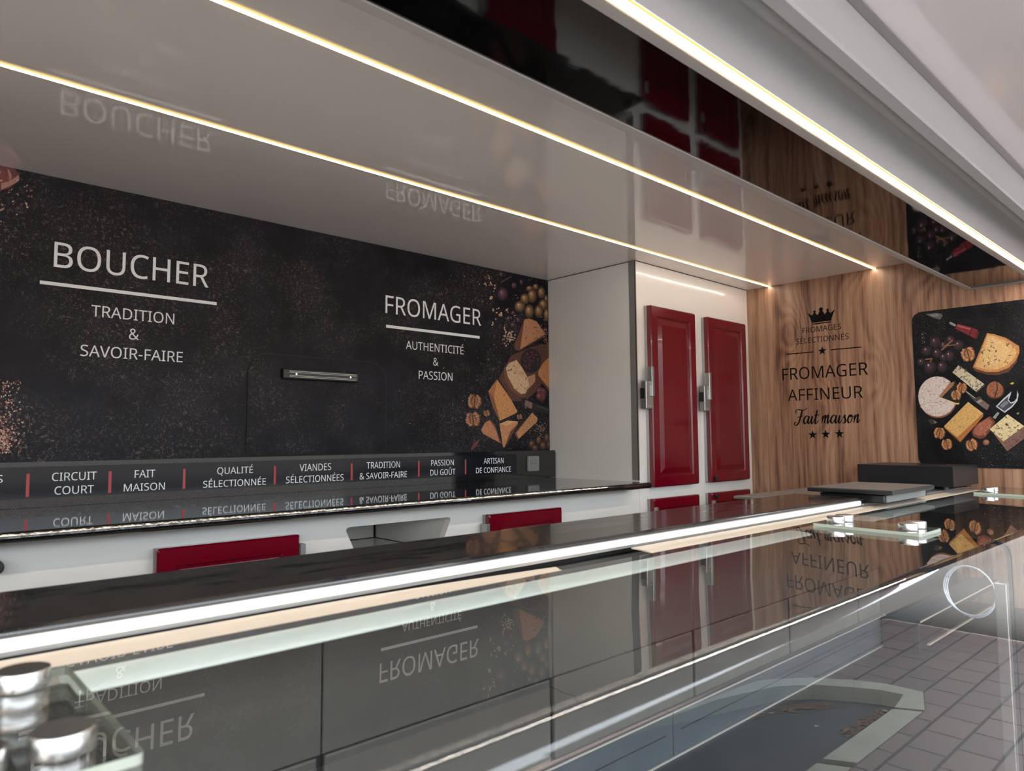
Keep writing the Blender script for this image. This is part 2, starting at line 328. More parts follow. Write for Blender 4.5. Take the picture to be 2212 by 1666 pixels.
# ------------------------------------------------------------------ lettering (outlines in 1/573 of the capital height)
GLY = {"A":[512,[[437,0],[368,177],[141,177],[73,0],[0,0],[224,575],[289,575],[512,0]],[[282,415],[274,438],[263,473],[255,500],[247,468],[238,438],[230,415],[165,241],[346,241]]],"B":[521,[[241,573],[292,571],[336,565],[373,555],[404,541],[428,522],[445,497],[455,467],[459,431],[458,414],[456,399],[452,384],[446,371],[439,358],[431,347],[421,337],[409,328],[396,320],[382,313],[367,308],[350,304],[350,300],[367,297],[384,292],[400,286],[415,279],[429,271],[441,261],[452,249],[461,236],[468,221],[474,203],[477,184],[478,163],[476,138],[472,115],[464,93],[454,74],[441,57],[425,42],[406,29],[385,19],[362,11],[337,5],[309,1],[279,0],[78,0],[78,573]],[[256,329],[290,330],[318,335],[340,342],[357,352],[369,366],[377,382],[382,401],[384,423],[382,445],[376,463],[365,478],[351,490],[332,499],[308,506],[279,510],[245,511],[150,511],[150,329]],[[150,269],[150,61],[265,61],[301,63],[330,68],[354,78],[371,91],[384,107],[394,125],[399,145],[401,168],[400,183],[398,197],[394,210],[388,221],[380,232],[370,241],[358,249],[344,256],[327,262],[307,266],[285,268],[260,269]]],"C":[507,[[323,517],[301,516],[280,513],[260,508],[241,502],[223,493],[206,482],[192,470],[178,456],[166,440],[155,423],[146,404],[139,383],[133,361],[129,337],[126,312],[125,286],[126,252],[131,220],[138,191],[147,164],[160,139],[175,117],[192,99],[213,83],[236,71],[262,62],[291,57],[322,55],[341,56],[359,57],[377,59],[394,62],[460,78],[460,15],[443,10],[427,5],[410,1],[393,-2],[375,-5],[356,-7],[335,-8],[312,-8],[270,-6],[232,1],[197,12],[166,28],[139,48],[115,72],[95,99],[78,131],[65,165],[56,203],[51,244],[49,287],[50,319],[53,349],[59,378],[67,406],[77,432],[89,456],[103,478],[120,499],[138,517],[159,534],[181,548],[206,559],[233,569],[261,575],[292,579],[324,581],[346,580],[367,578],[388,576],[409,572],[429,567],[448,561],[465,554],[482,547],[453,486],[394,508],[378,512],[360,515],[342,517]]],"D":[585,[[536,292],[534,246],[528,203],[516,165],[501,131],[481,100],[457,74],[430,51],[399,33],[364,18],[325,8],[283,2],[237,0],[78,0],[78,573],[254,573],[296,571],[335,565],[371,555],[404,540],[434,523],[460,501],[483,475],[502,446],[517,413],[528,377],[534,336]],[[460,289],[459,326],[454,359],[446,388],[435,415],[421,437],[404,457],[384,474],[361,487],[336,498],[308,505],[277,509],[244,511],[150,511],[150,62],[228,62],[282,65],[329,76],[369,94],[402,119],[428,151],[446,190],[457,236]]],"E":[446,[[398,0],[78,0],[78,573],[398,573],[398,509],[150,509],[150,330],[383,330],[383,268],[150,268],[150,63],[398,63]]],"F":[416,[[150,0],[78,0],[78,573],[398,573],[398,509],[150,509],[150,306],[383,306],[383,243],[150,243]]],"G":[584,[[326,302],[524,302],[524,22],[501,15],[478,8],[454,3],[431,-1],[406,-4],[380,-6],[352,-8],[323,-8],[280,-6],[241,1],[205,12],[173,28],[145,47],[120,71],[98,98],[81,130],[67,164],[57,202],[51,243],[49,286],[51,330],[58,370],[69,407],[84,442],[104,473],[127,500],[154,524],[186,544],[220,560],[259,571],[300,578],[346,581],[369,580],[392,578],[415,576],[437,572],[458,567],[478,561],[498,554],[516,547],[489,484],[473,491],[457,497],[439,503],[421,508],[401,512],[382,515],[362,517],[342,517],[309,515],[278,510],[250,501],[225,489],[202,474],[181,455],[164,434],[150,409],[139,382],[131,353],[126,321],[124,286],[126,253],[130,222],[137,193],[146,166],[159,141],[175,119],[194,100],[216,84],[241,71],[270,62],[303,56],[340,55],[404,59],[452,68],[452,238],[326,238]]],"H":[594,[[516,0],[443,0],[443,267],[150,267],[150,0],[78,0],[78,573],[150,573],[150,330],[443,330],[443,573],[516,573]]],"I":[272,[[239,0],[32,0],[32,42],[99,57],[99,515],[32,531],[32,573],[239,573],[239,531],[172,515],[172,57],[239,42]]],"L":[420,[[78,0],[78,573],[150,573],[150,64],[400,64],[400,0]]],"M":[727,[[330,0],[142,502],[139,502],[142,461],[144,407],[144,347],[144,0],[78,0],[78,573],[184,573],[361,103],[364,103],[544,573],[650,573],[650,0],[578,0],[578,352],[579,408],[581,460],[584,501],[581,501],[390,0]]],"N":[609,[[532,0],[447,0],[141,476],[138,476],[141,432],[143,378],[144,320],[144,0],[78,0],[78,573],[161,573],[467,99],[470,99],[468,137],[466,193],[464,249],[464,573],[532,573]]],"O":[626,[[577,287],[576,255],[573,224],[568,194],[561,166],[551,140],[540,116],[526,94],[510,73],[493,54],[473,38],[451,24],[428,13],[402,4],[375,-3],[345,-7],[314,-8],[281,-7],[251,-3],[222,4],[196,13],[173,25],[151,39],[131,55],[114,73],[98,94],[85,116],[74,141],[65,167],[58,195],[53,224],[50,255],[49,288],[51,331],[56,370],[65,408],[78,442],[94,473],[114,500],[138,524],[166,545],[197,561],[232,572],[271,579],[314,581],[356,579],[393,572],[428,561],[459,545],[486,525],[510,501],[530,473],[547,442],[560,408],[570,370],[576,330]],[[125,287],[126,252],[130,220],[136,190],[145,163],[157,138],[171,117],[188,98],[207,83],[230,70],[255,62],[283,56],[314,55],[345,56],[373,62],[398,70],[420,83],[439,98],[456,117],[470,138],[481,163],[490,190],[496,220],[500,252],[501,287],[498,338],[490,384],[476,423],[456,457],[431,484],[398,503],[360,514],[314,518],[283,516],[255,511],[230,502],[207,490],[188,475],[171,457],[157,435],[145,411],[136,384],[130,354],[126,322]]],"P":[485,[[229,573],[282,570],[326,562],[363,548],[393,528],[415,504],[431,475],[441,442],[444,404],[444,387],[441,370],[438,353],[433,336],[426,321],[417,306],[407,292],[395,278],[380,266],[364,255],[345,246],[324,238],[301,231],[275,227],[247,224],[216,223],[150,223],[150,0],[78,0],[78,573]],[[223,511],[150,511],[150,285],[208,285],[234,285],[258,288],[279,291],[298,296],[315,303],[330,311],[342,322],[352,334],[360,347],[365,363],[369,381],[370,401],[367,427],[361,449],[350,468],[334,484],[314,495],[289,504],[258,509]]],"Q":[626,[[577,287],[576,253],[573,221],[567,190],[559,160],[548,133],[535,108],[520,85],[503,64],[483,46],[461,30],[437,17],[411,6],[548,-136],[444,-136],[334,-7],[324,-8],[314,-8],[281,-7],[251,-3],[222,4],[196,13],[173,25],[151,39],[131,55],[114,73],[98,94],[85,116],[74,141],[65,167],[58,195],[53,224],[50,255],[49,288],[51,331],[56,370],[65,408],[78,442],[94,473],[114,500],[138,524],[166,545],[197,561],[232,572],[271,579],[314,581],[356,579],[393,572],[428,561],[459,545],[486,525],[510,501],[530,473],[547,442],[560,408],[570,370],[576,330]],[[125,287],[126,252],[130,220],[136,190],[145,163],[157,138],[171,117],[188,98],[207,83],[230,70],[255,62],[283,56],[314,55],[345,56],[373,62],[398,70],[420,83],[439,98],[456,117],[470,138],[481,163],[490,190],[496,220],[500,252],[501,287],[498,338],[490,384],[476,423],[456,457],[431,484],[398,503],[360,514],[314,518],[283,516],[255,511],[230,502],[207,490],[188,475],[171,457],[157,435],[145,411],[136,384],[130,354],[126,322]]],"R":[499,[[236,573],[270,571],[301,568],[329,562],[353,555],[375,544],[393,532],[409,517],[422,500],[432,481],[439,460],[443,436],[444,410],[443,388],[440,368],[435,350],[427,334],[418,319],[408,306],[397,295],[385,285],[371,277],[358,269],[344,262],[330,257],[487,0],[403,0],[264,237],[150,237],[150,0],[78,0],[78,573]],[[232,510],[150,510],[150,298],[236,298],[268,299],[296,304],[319,313],[338,325],[352,341],[362,359],[368,381],[370,407],[369,424],[366,440],[361,455],[355,467],[346,477],[336,486],[324,494],[310,500],[293,504],[275,507],[254,509]]],"S":[440,[[403,153],[401,128],[396,106],[389,85],[378,66],[364,49],[348,35],[328,22],[307,11],[283,3],[257,-3],[228,-7],[198,-8],[137,-5],[83,4],[41,19],[41,88],[56,82],[73,76],[92,70],[113,65],[134,60],[156,57],[179,55],[201,55],[222,55],[240,57],[257,61],[273,66],[286,72],[298,79],[308,88],[316,98],[322,109],[327,120],[329,133],[330,147],[330,160],[327,173],[324,184],[318,194],[311,204],[302,213],[291,221],[277,230],[261,238],[242,247],[220,255],[196,265],[131,294],[118,302],[106,311],[95,320],[85,330],[76,340],[69,351],[63,363],[57,375],[53,389],[50,403],[49,418],[48,435],[50,457],[54,477],[61,496],[71,513],[84,528],[99,542],[116,553],[136,563],[157,571],[180,576],[205,579],[231,581],[254,580],[276,578],[297,576],[318,572],[337,567],[355,562],[372,555],[389,549],[366,487],[302,508],[284,512],[266,515],[248,517],[229,517],[212,517],[196,515],[182,511],[169,507],[158,501],[148,494],[140,486],[133,478],[128,468],[124,457],[122,446],[121,434],[122,420],[124,407],[128,396],[133,386],[140,376],[149,367],[160,359],[172,351],[187,343],[204,335],[224,327],[246,318],[270,309],[293,299],[313,289],[332,279],[348,268],[362,255],[374,242],[385,228],[392,212],[398,194],[401,175]]],"T":[446,[[259,0],[187,0],[187,509],[8,509],[8,573],[437,573],[437,509],[259,509]]],"U":[586,[[513,202],[512,173],[507,146],[500,120],[489,95],[476,72],[459,52],[439,35],[416,20],[389,8],[360,-1],[327,-6],[290,-8],[240,-4],[196,7],[159,25],[128,50],[104,82],[86,118],[76,158],[72,204],[72,573],[144,573],[144,201],[147,168],[154,139],[165,114],[182,93],[203,76],[228,64],[259,57],[294,55],[319,56],[342,59],[361,65],[379,73],[394,84],[407,96],[418,110],[427,126],[433,143],[438,161],[441,181],[442,202],[442,573],[513,573]]],"V":[481,[[481,573],[277,0],[204,0],[0,573],[75,573],[204,205],[220,160],[231,119],[241,80],[250,119],[262,161],[277,207],[405,573]]],"&":[587,[[244,581],[265,580],[284,578],[302,573],[318,567],[333,558],[345,549],[356,537],[366,524],[373,510],[378,494],[381,477],[383,458],[380,434],[374,411],[364,391],[350,372],[333,355],[313,338],[292,323],[268,308],[423,159],[433,172],[442,186],[450,200],[457,216],[479,286],[550,286],[543,261],[536,237],[527,213],[518,191],[508,170],[496,150],[483,131],[468,114],[585,0],[490,0],[420,67],[408,56],[394,46],[381,37],[366,28],[352,20],[336,13],[320,7],[303,2],[285,-3],[265,-6],[245,-7],[223,-8],[196,-7],[171,-4],[148,2],[127,10],[108,20],[91,32],[77,47],[65,63],[55,82],[48,102],[44,125],[43,149],[43,169],[46,187],[51,204],[57,220],[66,234],[75,248],[87,261],[100,273],[115,284],[131,296],[148,307],[166,318],[133,358],[125,368],[118,379],[112,391],[107,403],[102,415],[99,429],[97,442],[96,456],[97,475],[101,493],[106,509],[114,524],[124,537],[135,548],[149,558],[165,567],[182,573],[201,578],[222,580]],[[209,273],[159,239],[150,231],[141,221],[134,211],[128,201],[123,190],[119,178],[117,165],[116,152],[118,131],[124,112],[133,95],[146,81],[162,69],[181,61],[202,56],[225,55],[250,56],[273,59],[294,64],[314,71],[331,80],[347,90],[362,100],[375,111]],[[241,524],[225,523],[211,519],[198,514],[186,506],[177,496],[171,485],[167,472],[165,457],[166,443],[169,429],[174,416],[180,404],[189,391],[199,378],[211,364],[225,350],[247,363],[265,376],[280,389],[292,401],[301,414],[308,428],[311,442],[313,458],[312,472],[308,484],[302,495],[294,505],[283,513],[271,519],[257,523]]],"-":[258,[[32,184],[32,246],[226,246],[226,184]]],"É":[446,[[398,0],[78,0],[78,573],[398,573],[398,509],[150,509],[150,330],[383,330],[383,268],[150,268],[150,63],[398,63]],[[363,749],[342,722],[312,688],[279,656],[249,629],[202,629],[202,638],[228,674],[256,717],[278,757],[363,757]]],"Û":[586,[[513,202],[512,173],[507,146],[500,120],[489,95],[476,72],[459,52],[439,35],[416,20],[389,8],[360,-1],[327,-6],[290,-8],[240,-4],[196,7],[159,25],[128,50],[104,82],[86,118],[76,158],[72,204],[72,573],[144,573],[144,201],[147,168],[154,139],[165,114],[182,93],[203,76],[228,64],[259,57],[294,55],[319,56],[342,59],[361,65],[379,73],[394,84],[407,96],[418,110],[427,126],[433,143],[438,161],[441,181],[442,202],[442,573],[513,573]],[[329,757],[356,717],[394,674],[429,638],[429,629],[379,629],[336,660],[292,701],[249,661],[206,629],[158,629],[158,638],[192,674],[229,717],[257,757]]]," ":[209]}
CAP = 573.0
def letters(mb, text, P, hv, width, height, off):
    """P(u, v) puts wall coordinates on the surface; text runs from u=0..width at cap height `height`."""
    x = 0; items = []; lo = 1e9; hi = -1e9
    for ch in text:
        g = GLY[ch]
        for sp in g[1:]:
            xs = [q[0] for q in sp]; lo = min(lo, x+min(xs)); hi = max(hi, x+max(xs))
        items.append((x, g)); x += g[0]
    k = width/(hi-lo); kv = height/CAP
    for x, g in items:
        cu = bpy.data.curves.new('glyph', 'CURVE'); cu.dimensions = '2D'; cu.fill_mode = 'BOTH'
        if len(g) < 2: continue
        for sp in g[1:]:
            s = cu.splines.new('POLY'); s.points.add(len(sp)-1); s.use_cyclic_u = True
            for i, q in enumerate(sp): s.points[i].co = ((q[0]+x-lo)*k, q[1]*kv, 0, 1)
        o = bpy.data.objects.new('glyph', cu); COL.objects.link(o)
        me = o.to_mesh()
        vs = [mb.bm.verts.new(P(v.co.x, v.co.y)) for v in me.vertices]; fs = []
        for f in me.polygons:
            try: fs.append(mb.bm.faces.new([vs[i] for i in f.vertices]))
            except ValueError: pass
        mb._t(fs); o.to_mesh_clear(); bpy.data.objects.remove(o); bpy.data.curves.remove(cu)
def text_line(text, tl, bl, rt, at, lift, parent, mat, name='lettering', mb=None):
    """tl, bl: top and base of the first capital, rt: point at the right end of the top (photo measurements on the wall)."""
    A, B, C = at(*tl), at(*bl), at(*rt)
    w = C-A; w.z = 0; wid = w.length; w.normalize(); hgt = A.z-B.z; o = Vector((B.x, B.y, B.z))
    m = mb or MB(); m.mat(mat)
    letters(m, text, lambda u, v: o+w*u+Vector((0, 0, v))+lift, None, wid, hgt, 0)
    return m if mb else m.build(name, None, parent, recalc=False)
def bar(tl, br, at, lift, parent, mat, name='rule_line'):
    A, B = at(*tl), at(*br); m = MB().mat(mat)
    m.face([A+lift, Vector((A.x, A.y, B.z))+lift, B+lift, Vector((B.x, B.y, A.z))+lift]); return m.build(name, None, parent, recalc=False)
def star_pts(n=5, r=1, q=.40):
    return [(r*(1 if i % 2 == 0 else q)*math.sin(i*PI/n), r*(1 if i % 2 == 0 else q)*math.cos(i*PI/n)) for i in range(2*n)]

# ------------------------------------------------------------------ printed pictures
class Art:
    """Flat print: polygons in photo measurements laid on a wall plane, each later one a hair above the one before."""
    def __init__(s, at, nrm, base=.0006, gain=1.0):
        s.bm = bmesh.new(); s.lay = s.bm.loops.layers.float_color.new('ink'); s.at = at; s.n = Vector(nrm); s.k = base; s.g = gain; s.rnd = random.Random(11); s.bx = []
    def poly(s, pts, c, step=.00004, jit=0):
        xs = [p[0] for p in pts]; ys = [p[1] for p in pts]; x0, x1, y0, y1 = min(xs), max(xs), min(ys), max(ys); lev = 0
        for a, b, c_, d, l in s.bx:                     # one level above whatever print it covers
            if l >= lev and a < x1 and b > x0 and c_ < y1 and d > y0: lev = l+1
        s.bx.append((x0, x1, y0, y1, lev))
        vs = []
        for x, y in pts:
            if jit: x += s.rnd.uniform(-jit, jit); y += s.rnd.uniform(-jit, jit)
            vs.append(s.bm.verts.new(s.at(x, y)+s.n*(s.k+lev*.000018)))
        try: f = s.bm.faces.new(vs)
        except ValueError: return
        col = [min(1, v*s.g) for v in rgb(*c)[:3]]+[1]
        for l in f.loops: l[s.lay] = col
        return f
    def ell(s, cx, cy, rx, ry, c, a=0, n=22, squash=0):
        pts = []
        for i in range(n):
            t = 2*PI*i/n; r = 1+squash*math.sin(3*t+cx)
            x, y = rx*r*math.cos(t), ry*r*math.sin(t)
            pts.append((cx+x*math.cos(a)-y*math.sin(a), cy+x*math.sin(a)+y*math.cos(a)))
        s.poly(pts, c)
    def ball(s, cx, cy, rx, ry, c0, c1, hi=None, a=0, n=20, sh=(-.22, -.25)):   # round fruit: rings from rim colour to centre colour
        K = 6
        for k in range(K):
            f = 1-k/K*.85; t = k/(K-1)
            c = [c0[i]+(c1[i]-c0[i])*t for i in range(3)]
            s.ell(cx+sh[0]*rx*(1-f), cy+sh[1]*ry*(1-f), rx*f, ry*f, c, a, n)
        if hi: s.ell(cx-rx*.25, cy-ry*.32, rx*.13, ry*.16, hi, a, 10)
    def walnut(s, cx, cy, r, a=0, c=(150, 98, 58)):
        R = s.rnd
        dk = (62, 36, 20); md = c; lt = tuple(min(255, v+48) for v in c)
        s.ell(cx, cy, r*1.02, r*.98, dk, a, 20, .05); s.ell(cx-.25*r*math.cos(a), cy-.25*r*math.sin(a), r*.52, r*.8, md, a, 16, .08); s.ell(cx+.3*r*math.cos(a), cy+.3*r*math.sin(a), r*.5, r*.76, md, a, 16, .08); s.ell(cx, cy, r*.07, r*.85, dk, a, 10)
        for sd in (-1, 1):
            for i in range(7):
                t = -1.25+i*.42; rr = r*R.uniform(.24, .33)
                x = sd*(r*.22+r*.48*math.cos(t)); y = r*.74*math.sin(t)
                X, Y = cx+x*math.cos(a)-y*math.sin(a), cy+x*math.sin(a)+y*math.cos(a)
                an = R.uniform(0, PI)
                s.ell(X, Y, rr*1.18, rr*.85, dk, an, 12, .1); s.ell(X-.1*rr, Y-.1*rr, rr, rr*.66, md, an, 12, .12)
                s.ell(X-.22*rr, Y-.2*rr, rr*.58, rr*.3, lt, an, 10, .1)
    def specks(s, box, n, cols, r0, r1, fn=None):
        R = s.rnd; x0, y0, x1, y1 = box; i = 0
        while i < n:
            x, y = R.uniform(x0, x1), R.uniform(y0, y1)
            if fn and R.random() > fn(x, y): 
                if R.random() < .02: i += 1
                continue
            r = r0+(r1-r0)*R.random()**2.5; an = R.uniform(0, PI)
            k = R.choice((4, 5, 6)); el = R.uniform(.45, 1)
            pts = [(x+r*math.cos(an+2*PI*j/k)*R.uniform(.6, 1.1), y+el*r*math.sin(an+2*PI*j/k)*R.uniform(.6, 1.1)) for j in range(k)]
            s.poly(pts, R.choice(cols), 0); i += 1
    def build(s, name, parent):
        for v in s.bm.verts: v.co.z += EYE
        for f in s.bm.faces: f.normal_update()
        for f in [f for f in s.bm.faces if f.normal.dot(s.n) < 0]: f.normal_flip()
        me = bpy.data.meshes.new(name); s.bm.to_mesh(me); s.bm.free(); me.materials.append(M['ink'])
        o = bpy.data.objects.new(name, me); COL.objects.link(o); o.parent = parent
        o.location = -parent.location if parent.parent is None else (0, 0, 0)
        return o
# ------------------------------------------------------------------ measured planes (metres, relative to the eye)
YW, ZC, X1, YF, XE, XL = 2.69, .871, 2.771, 2.095, 3.85, -2.2
ZK, YK, YB, ZBT = -.205, 1.965, 2.639, -.063
ZFLOOR = -1.105
V = Vector
# ------------------------------------------------------------------ the setting: street, floor, walls, ceiling
m = MB().mat(M['asphalt']); m.face([(-14, -16, -1.74), (16, -16, -1.74), (16, 8, -1.74), (-14, 8, -1.74)])
tag(m.build('road'), kind='structure')
BAY = [(-14, -.83), (4.72, -.83), (4.99, -.87), (4.97, -1.0), (4.90, -1.14), (4.76, -1.34), (4.55, -1.50), (4.22, -1.60), (3.75, -1.74), (3.2, -2.0), (2.5, -2.7), (1.5, -4.2), (0, -8), (-3, -16)]
m = MB().mat(M['paving']); out = [(-14, -.69), (4.80, -.69), (5.13, -.80), (5.12, -1.03), (5.04, -1.20), (4.87, -1.43), (4.62, -1.62), (4.25, -1.73), (3.82, -1.86), (3.3, -2.1), (2.61, -2.79), (1.62, -4.26), (.13, -8.05), (-2.87, -16)]
m.prism([V((x, y, -1.75)) for x, y in out+[(16, -16), (16, 8), (-14, 8)]], (0, 0, .10))
tag(m.build('pavement'), kind='structure')
m = MB().mat(M['kerb'])
for i in range(len(BAY)-1):
    a, b, c, d = BAY[i], BAY[i+1], out[i+1], out[i]
    n = max(1, int(math.hypot(b[0]-a[0], b[1]-a[1])/1.0))
    for k in range(n):
        f = lambda p, q, t: (p[0]+(q[0]-p[0])*t, p[1]+(q[1]-p[1])*t)
        t0, t1 = k/n+.002, (k+1)/n-.002
        m.prism([V((*q, -1.75)) for q in (f(a, b, t0), f(a, b, t1), f(d, c, t1), f(d, c, t0))], (0, 0, .104))
tag(m.build('kerb'), kind='structure')
m = MB().mat(M['litter']); rr = random.Random(3)
for i in range(260):
    t = rr.random(); x = 4.86-.75*t*t+rr.gauss(0, .03)-rr.random()*.08; y = -1.02-.52*t+rr.gauss(0, .03)
    if t < .4: y = -.86-rr.random()*.14; x = 4.3+rr.random()*.6
    a = rr.uniform(0, PI); l = rr.uniform(.015, .05); w = rr.uniform(.002, .006)
    u = V((math.cos(a)*l, math.sin(a)*l, 0)); q = V((-math.sin(a)*w, math.cos(a)*w, 0)); p = V((x, y, -1.738+rr.random()*.006))
    m.face([p-u-q, p+u-q, p+u+q, p-u+q])
o = m.build('leaf_litter', None, None, False); tag(o, 'brown dry leaf litter gathered in the gutter by the curved kerb', 'leaf litter', kind='stuff')

m = MB().mat(M['floor']); m.box(XL, XE, .45, YW, ZFLOOR-.05, ZFLOOR); tag(m.build('floor'), kind='structure')
m = MB().mat(M['slate']); m.box(XL, X1, YW, YW+.05, -.30, ZC); m.mat(M['white']); m.box(XL, XE, YW, YW+.05, ZFLOOR, -.3); m.box(X1, XE, YW, YW+.05, -.3, ZC)
wall_back = tag(m.build('wall_back'), kind='structure')
m = MB().mat(M['wood']); m.box(XE, XE+.05, .36, YW+.05, ZFLOOR, ZC+.08)
wall_right = tag(m.build('wall_right'), kind='structure')
m = MB().mat(M['white']); m.box(XL-.05, XL, .36, YW+.05, ZFLOOR, ZC+.08); tag(m.build('wall_left'), kind='structure')
m = MB().mat(M['ceil']); m.box(XL, XE, .97, YW+.05, ZC, ZC+.04)
tag(m.build('ceiling'), kind='structure')
# dropped black soffit over the service hatch, with its aluminium edges
m = MB().mat(M['soffit']); m.box(XL, XE, .706, .948, .697, ZC)
soffit = tag(m.build('trim_1'), kind='structure')
m = MB().mat(M['profile']); m.box(XL, XE, .9445, .9685, .694, ZC+.002); m.box(XL, XE, .688, .7125, .6965, .72); m.build('edge_profile', None, soffit)
# white lintel: gently hollow underside, lip and upright outer face
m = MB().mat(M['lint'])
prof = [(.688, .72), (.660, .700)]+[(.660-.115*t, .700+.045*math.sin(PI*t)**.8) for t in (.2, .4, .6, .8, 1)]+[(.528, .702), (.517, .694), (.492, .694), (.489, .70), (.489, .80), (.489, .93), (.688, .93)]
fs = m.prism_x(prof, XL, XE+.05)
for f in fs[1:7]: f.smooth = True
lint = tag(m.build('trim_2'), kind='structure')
m = MB().mat(M['alud']); m.box(XL, XE+.05, .5165, .5195, .692, .6985); m.build('rubber_seal', None, lint)
# corner strip where wood wall meets the soffit
m = MB().mat(M['alud']); m.box(XE-.006, XE, .70, .95, .690, .698); tag(m.build('trim_3'), kind='structure')

# raised serving flap
flap = thing('serving_flap', 'raised white gloss serving flap hinged above the counter, at upper right', 'flap', (1.0, .485, .80))
b = math.tan(math.radians(7.5)); L = 1.4
m = MB().mat(M['flap']); m.prism_x([(.486, .80), (.486-L, .80-b*L), (.486-L, .835-b*L), (.486, .835)], XL, XE+.05); m.build('flap_panel', None, flap)
m = MB().mat(M['alu']); m.prism_x([(.488, .796), (.470, .7935), (.470, .800), (.488, .802)], XL, XE+.05); m.build('hinge_profile', None, flap)

# ------------------------------------------------------------------ LED strips
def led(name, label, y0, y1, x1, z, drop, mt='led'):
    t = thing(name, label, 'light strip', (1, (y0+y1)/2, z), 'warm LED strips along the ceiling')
    m = MB().mat(M['ledbloom']); m.box(XL, x1, y0-.0028, y0, z-drop+.001, z); m.box(XL, x1, y1, y1+.0028, z-drop+.001, z); m.build('bloom_edge', None, t)  # halo of the strip, added as thin glowing edges
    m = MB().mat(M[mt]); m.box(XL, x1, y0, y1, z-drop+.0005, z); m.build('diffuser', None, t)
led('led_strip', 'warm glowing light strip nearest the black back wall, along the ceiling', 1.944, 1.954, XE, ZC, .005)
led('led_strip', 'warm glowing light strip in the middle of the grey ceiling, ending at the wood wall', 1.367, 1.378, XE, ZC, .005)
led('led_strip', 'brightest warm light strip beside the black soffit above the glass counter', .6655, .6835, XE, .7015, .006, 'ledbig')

# ------------------------------------------------------------------ lettering on the back wall
def atB(x, y): return atY(x, y, YW)
def atU(x, y): return atY(x, y, YB-.003)
LB = V((0, -.0012, 0))
for tx, tl, bl, rt in (('BOUCHER', (116, 521.8), (115.6, 576.2), (449.6, 571.5)), ('TRADITION', (196.6, 658.6), (196.8, 683), (375.7, 677)),
        ('&', (278.2, 709.8), (278.2, 733), (300, 712.5)), ('SAVOIR-FAIRE', (173, 744.3), (173, 768.8), (393.9, 760)),
        ('FROMAGER', (832.4, 637.7), (832.4, 676.2), (1038.5, 670.4)), ('AUTHENTICITÉ', (876.6, 736.2), (876.6, 753.8), (1001, 749.8)),
        ('&', (935.5, 773), (935.5, 789.5), (946.8, 774)), ('PASSION', (904.3, 800.7), (904.3, 818.5), (976.9, 806))):
    text_line(tx, tl, bl, rt, atB, LB, wall_back, M['txt'])
bar((86, 605.8), (467.8, 659.6), atB, LB, wall_back, M['txt'])
bar((833.8, 701.6), (1035.8, 731.9), atB, LB, wall_back, M['txt'])
# let-in hatch with a black seam
def hatch(o): return [V((u, 0, v)) for u, v in rrect(1.095+o, 1.729-o, -.062+o, .342-o, .085-o, 8, (0, 0, 1, 1))]
hp = MB().mat(M['slate']); hp.prism([q+V((0, YW-.0003, 0)) for q in hatch(.006)], (0, -.004, 0)); hatch_o = hp.build('access_hatch', None, wall_back)
hs = MB().mat(M['seam']); A, B = hatch(-.0015), hatch(.006)
for i in range(len(A)):
    j = (i+1) % len(A)
    q = [A[i], A[j], B[j], B[i]]; hs.face([p+V((0, YW-.0008, 0)) for p in q])
hs.build('seam', None, hatch_o, False)
# magnetic knife bar
kb = thing('knife_bar', 'empty black magnetic knife bar screwed to the hatch panel', 'knife rack', (1.407, YW-.006, .264))
m = MB().mat(M['black'])
m.box(1.236, 1.578, 2.666, 2.685, .243, .2855, .006, 2); m.build('bar_body', None, kb)
for z in (.2555, .2735):
    m = MB().mat(M['gedge']); m.box(1.262, 1.563, 2.6645, 2.667, z-.0035, z+.0035); m.mat(M['black']); m.box(1.262, 1.563, 2.664, 2.6648, z-.0016, z+.0016); m.build('magnet_strip', None, kb)
for x in (1.290, 1.535): m = MB().mat(M['steel']); m.cyl((x, 2.6655, .2645), .0042, .004, 'Y', 16); m.build('screw', None, kb)

# printed cheese picture at the right end of the back wall, meat at the far left
def c7(p): return [(990+x/3.786, 560+y/3.786) for x, y in p]
A = Art(atB, (0, -1, 0), .0004, .85); rr = random.Random(5)
def P7(pts, c, jit=.15): A.poly(c7(pts), c, .00003, jit)
def marks(art, conv, box, n, c, r=(5, 14), inside=None):
    k = 0
    while k < n:
        x, y = rr.uniform(box[0], box[2]), rr.uniform(box[1], box[3])
        if inside and not inside(x, y): continue
        k += 1
        for q in range(rr.randint(1, 3)):
            a = rr.uniform(0, PI); l = rr.uniform(*r); w = l*rr.uniform(.18, .34)
            ox, oy = rr.gauss(0, l*.4), rr.gauss(0, l*.4)
            pts = [(x+ox+l*math.cos(a)*u-w*math.sin(a)*v, y+oy+l*math.sin(a)*u+w*math.cos(a)*v) for u, v in ((-1, 0), (-.3, -1), (.7, -.7), (1, .2), (.2, .9))]
            art.poly(conv(pts), c, .000006)
def inpoly(poly):
    def f(x, y):
        s = False; n = len(poly)
        for i in range(n):
            (a, b), (c, d) = poly[i], poly[(i+1) % n]
            if (b > y) != (d > y) and x < (c-a)*(y-b)/(d-b)+a: s = not s
        return s
    return f
brown = [(150, 105, 75), (120, 82, 60), (185, 150, 120), (95, 66, 52), (205, 180, 155), (110, 70, 66)]
dens = lambda x, y: max(.04, min(1, (x-930)/240))*(0.5+.5*math.sin(x*.07+y*.045))
A.specks((880, 585, 1181, 972), 900, brown, .35, 1.9, dens)
P7([(600, 715), (742, 690), (742, 930), (640, 1080), (540, 1165), (440, 1160), (330, 975), (430, 790)], (88, 55, 43))
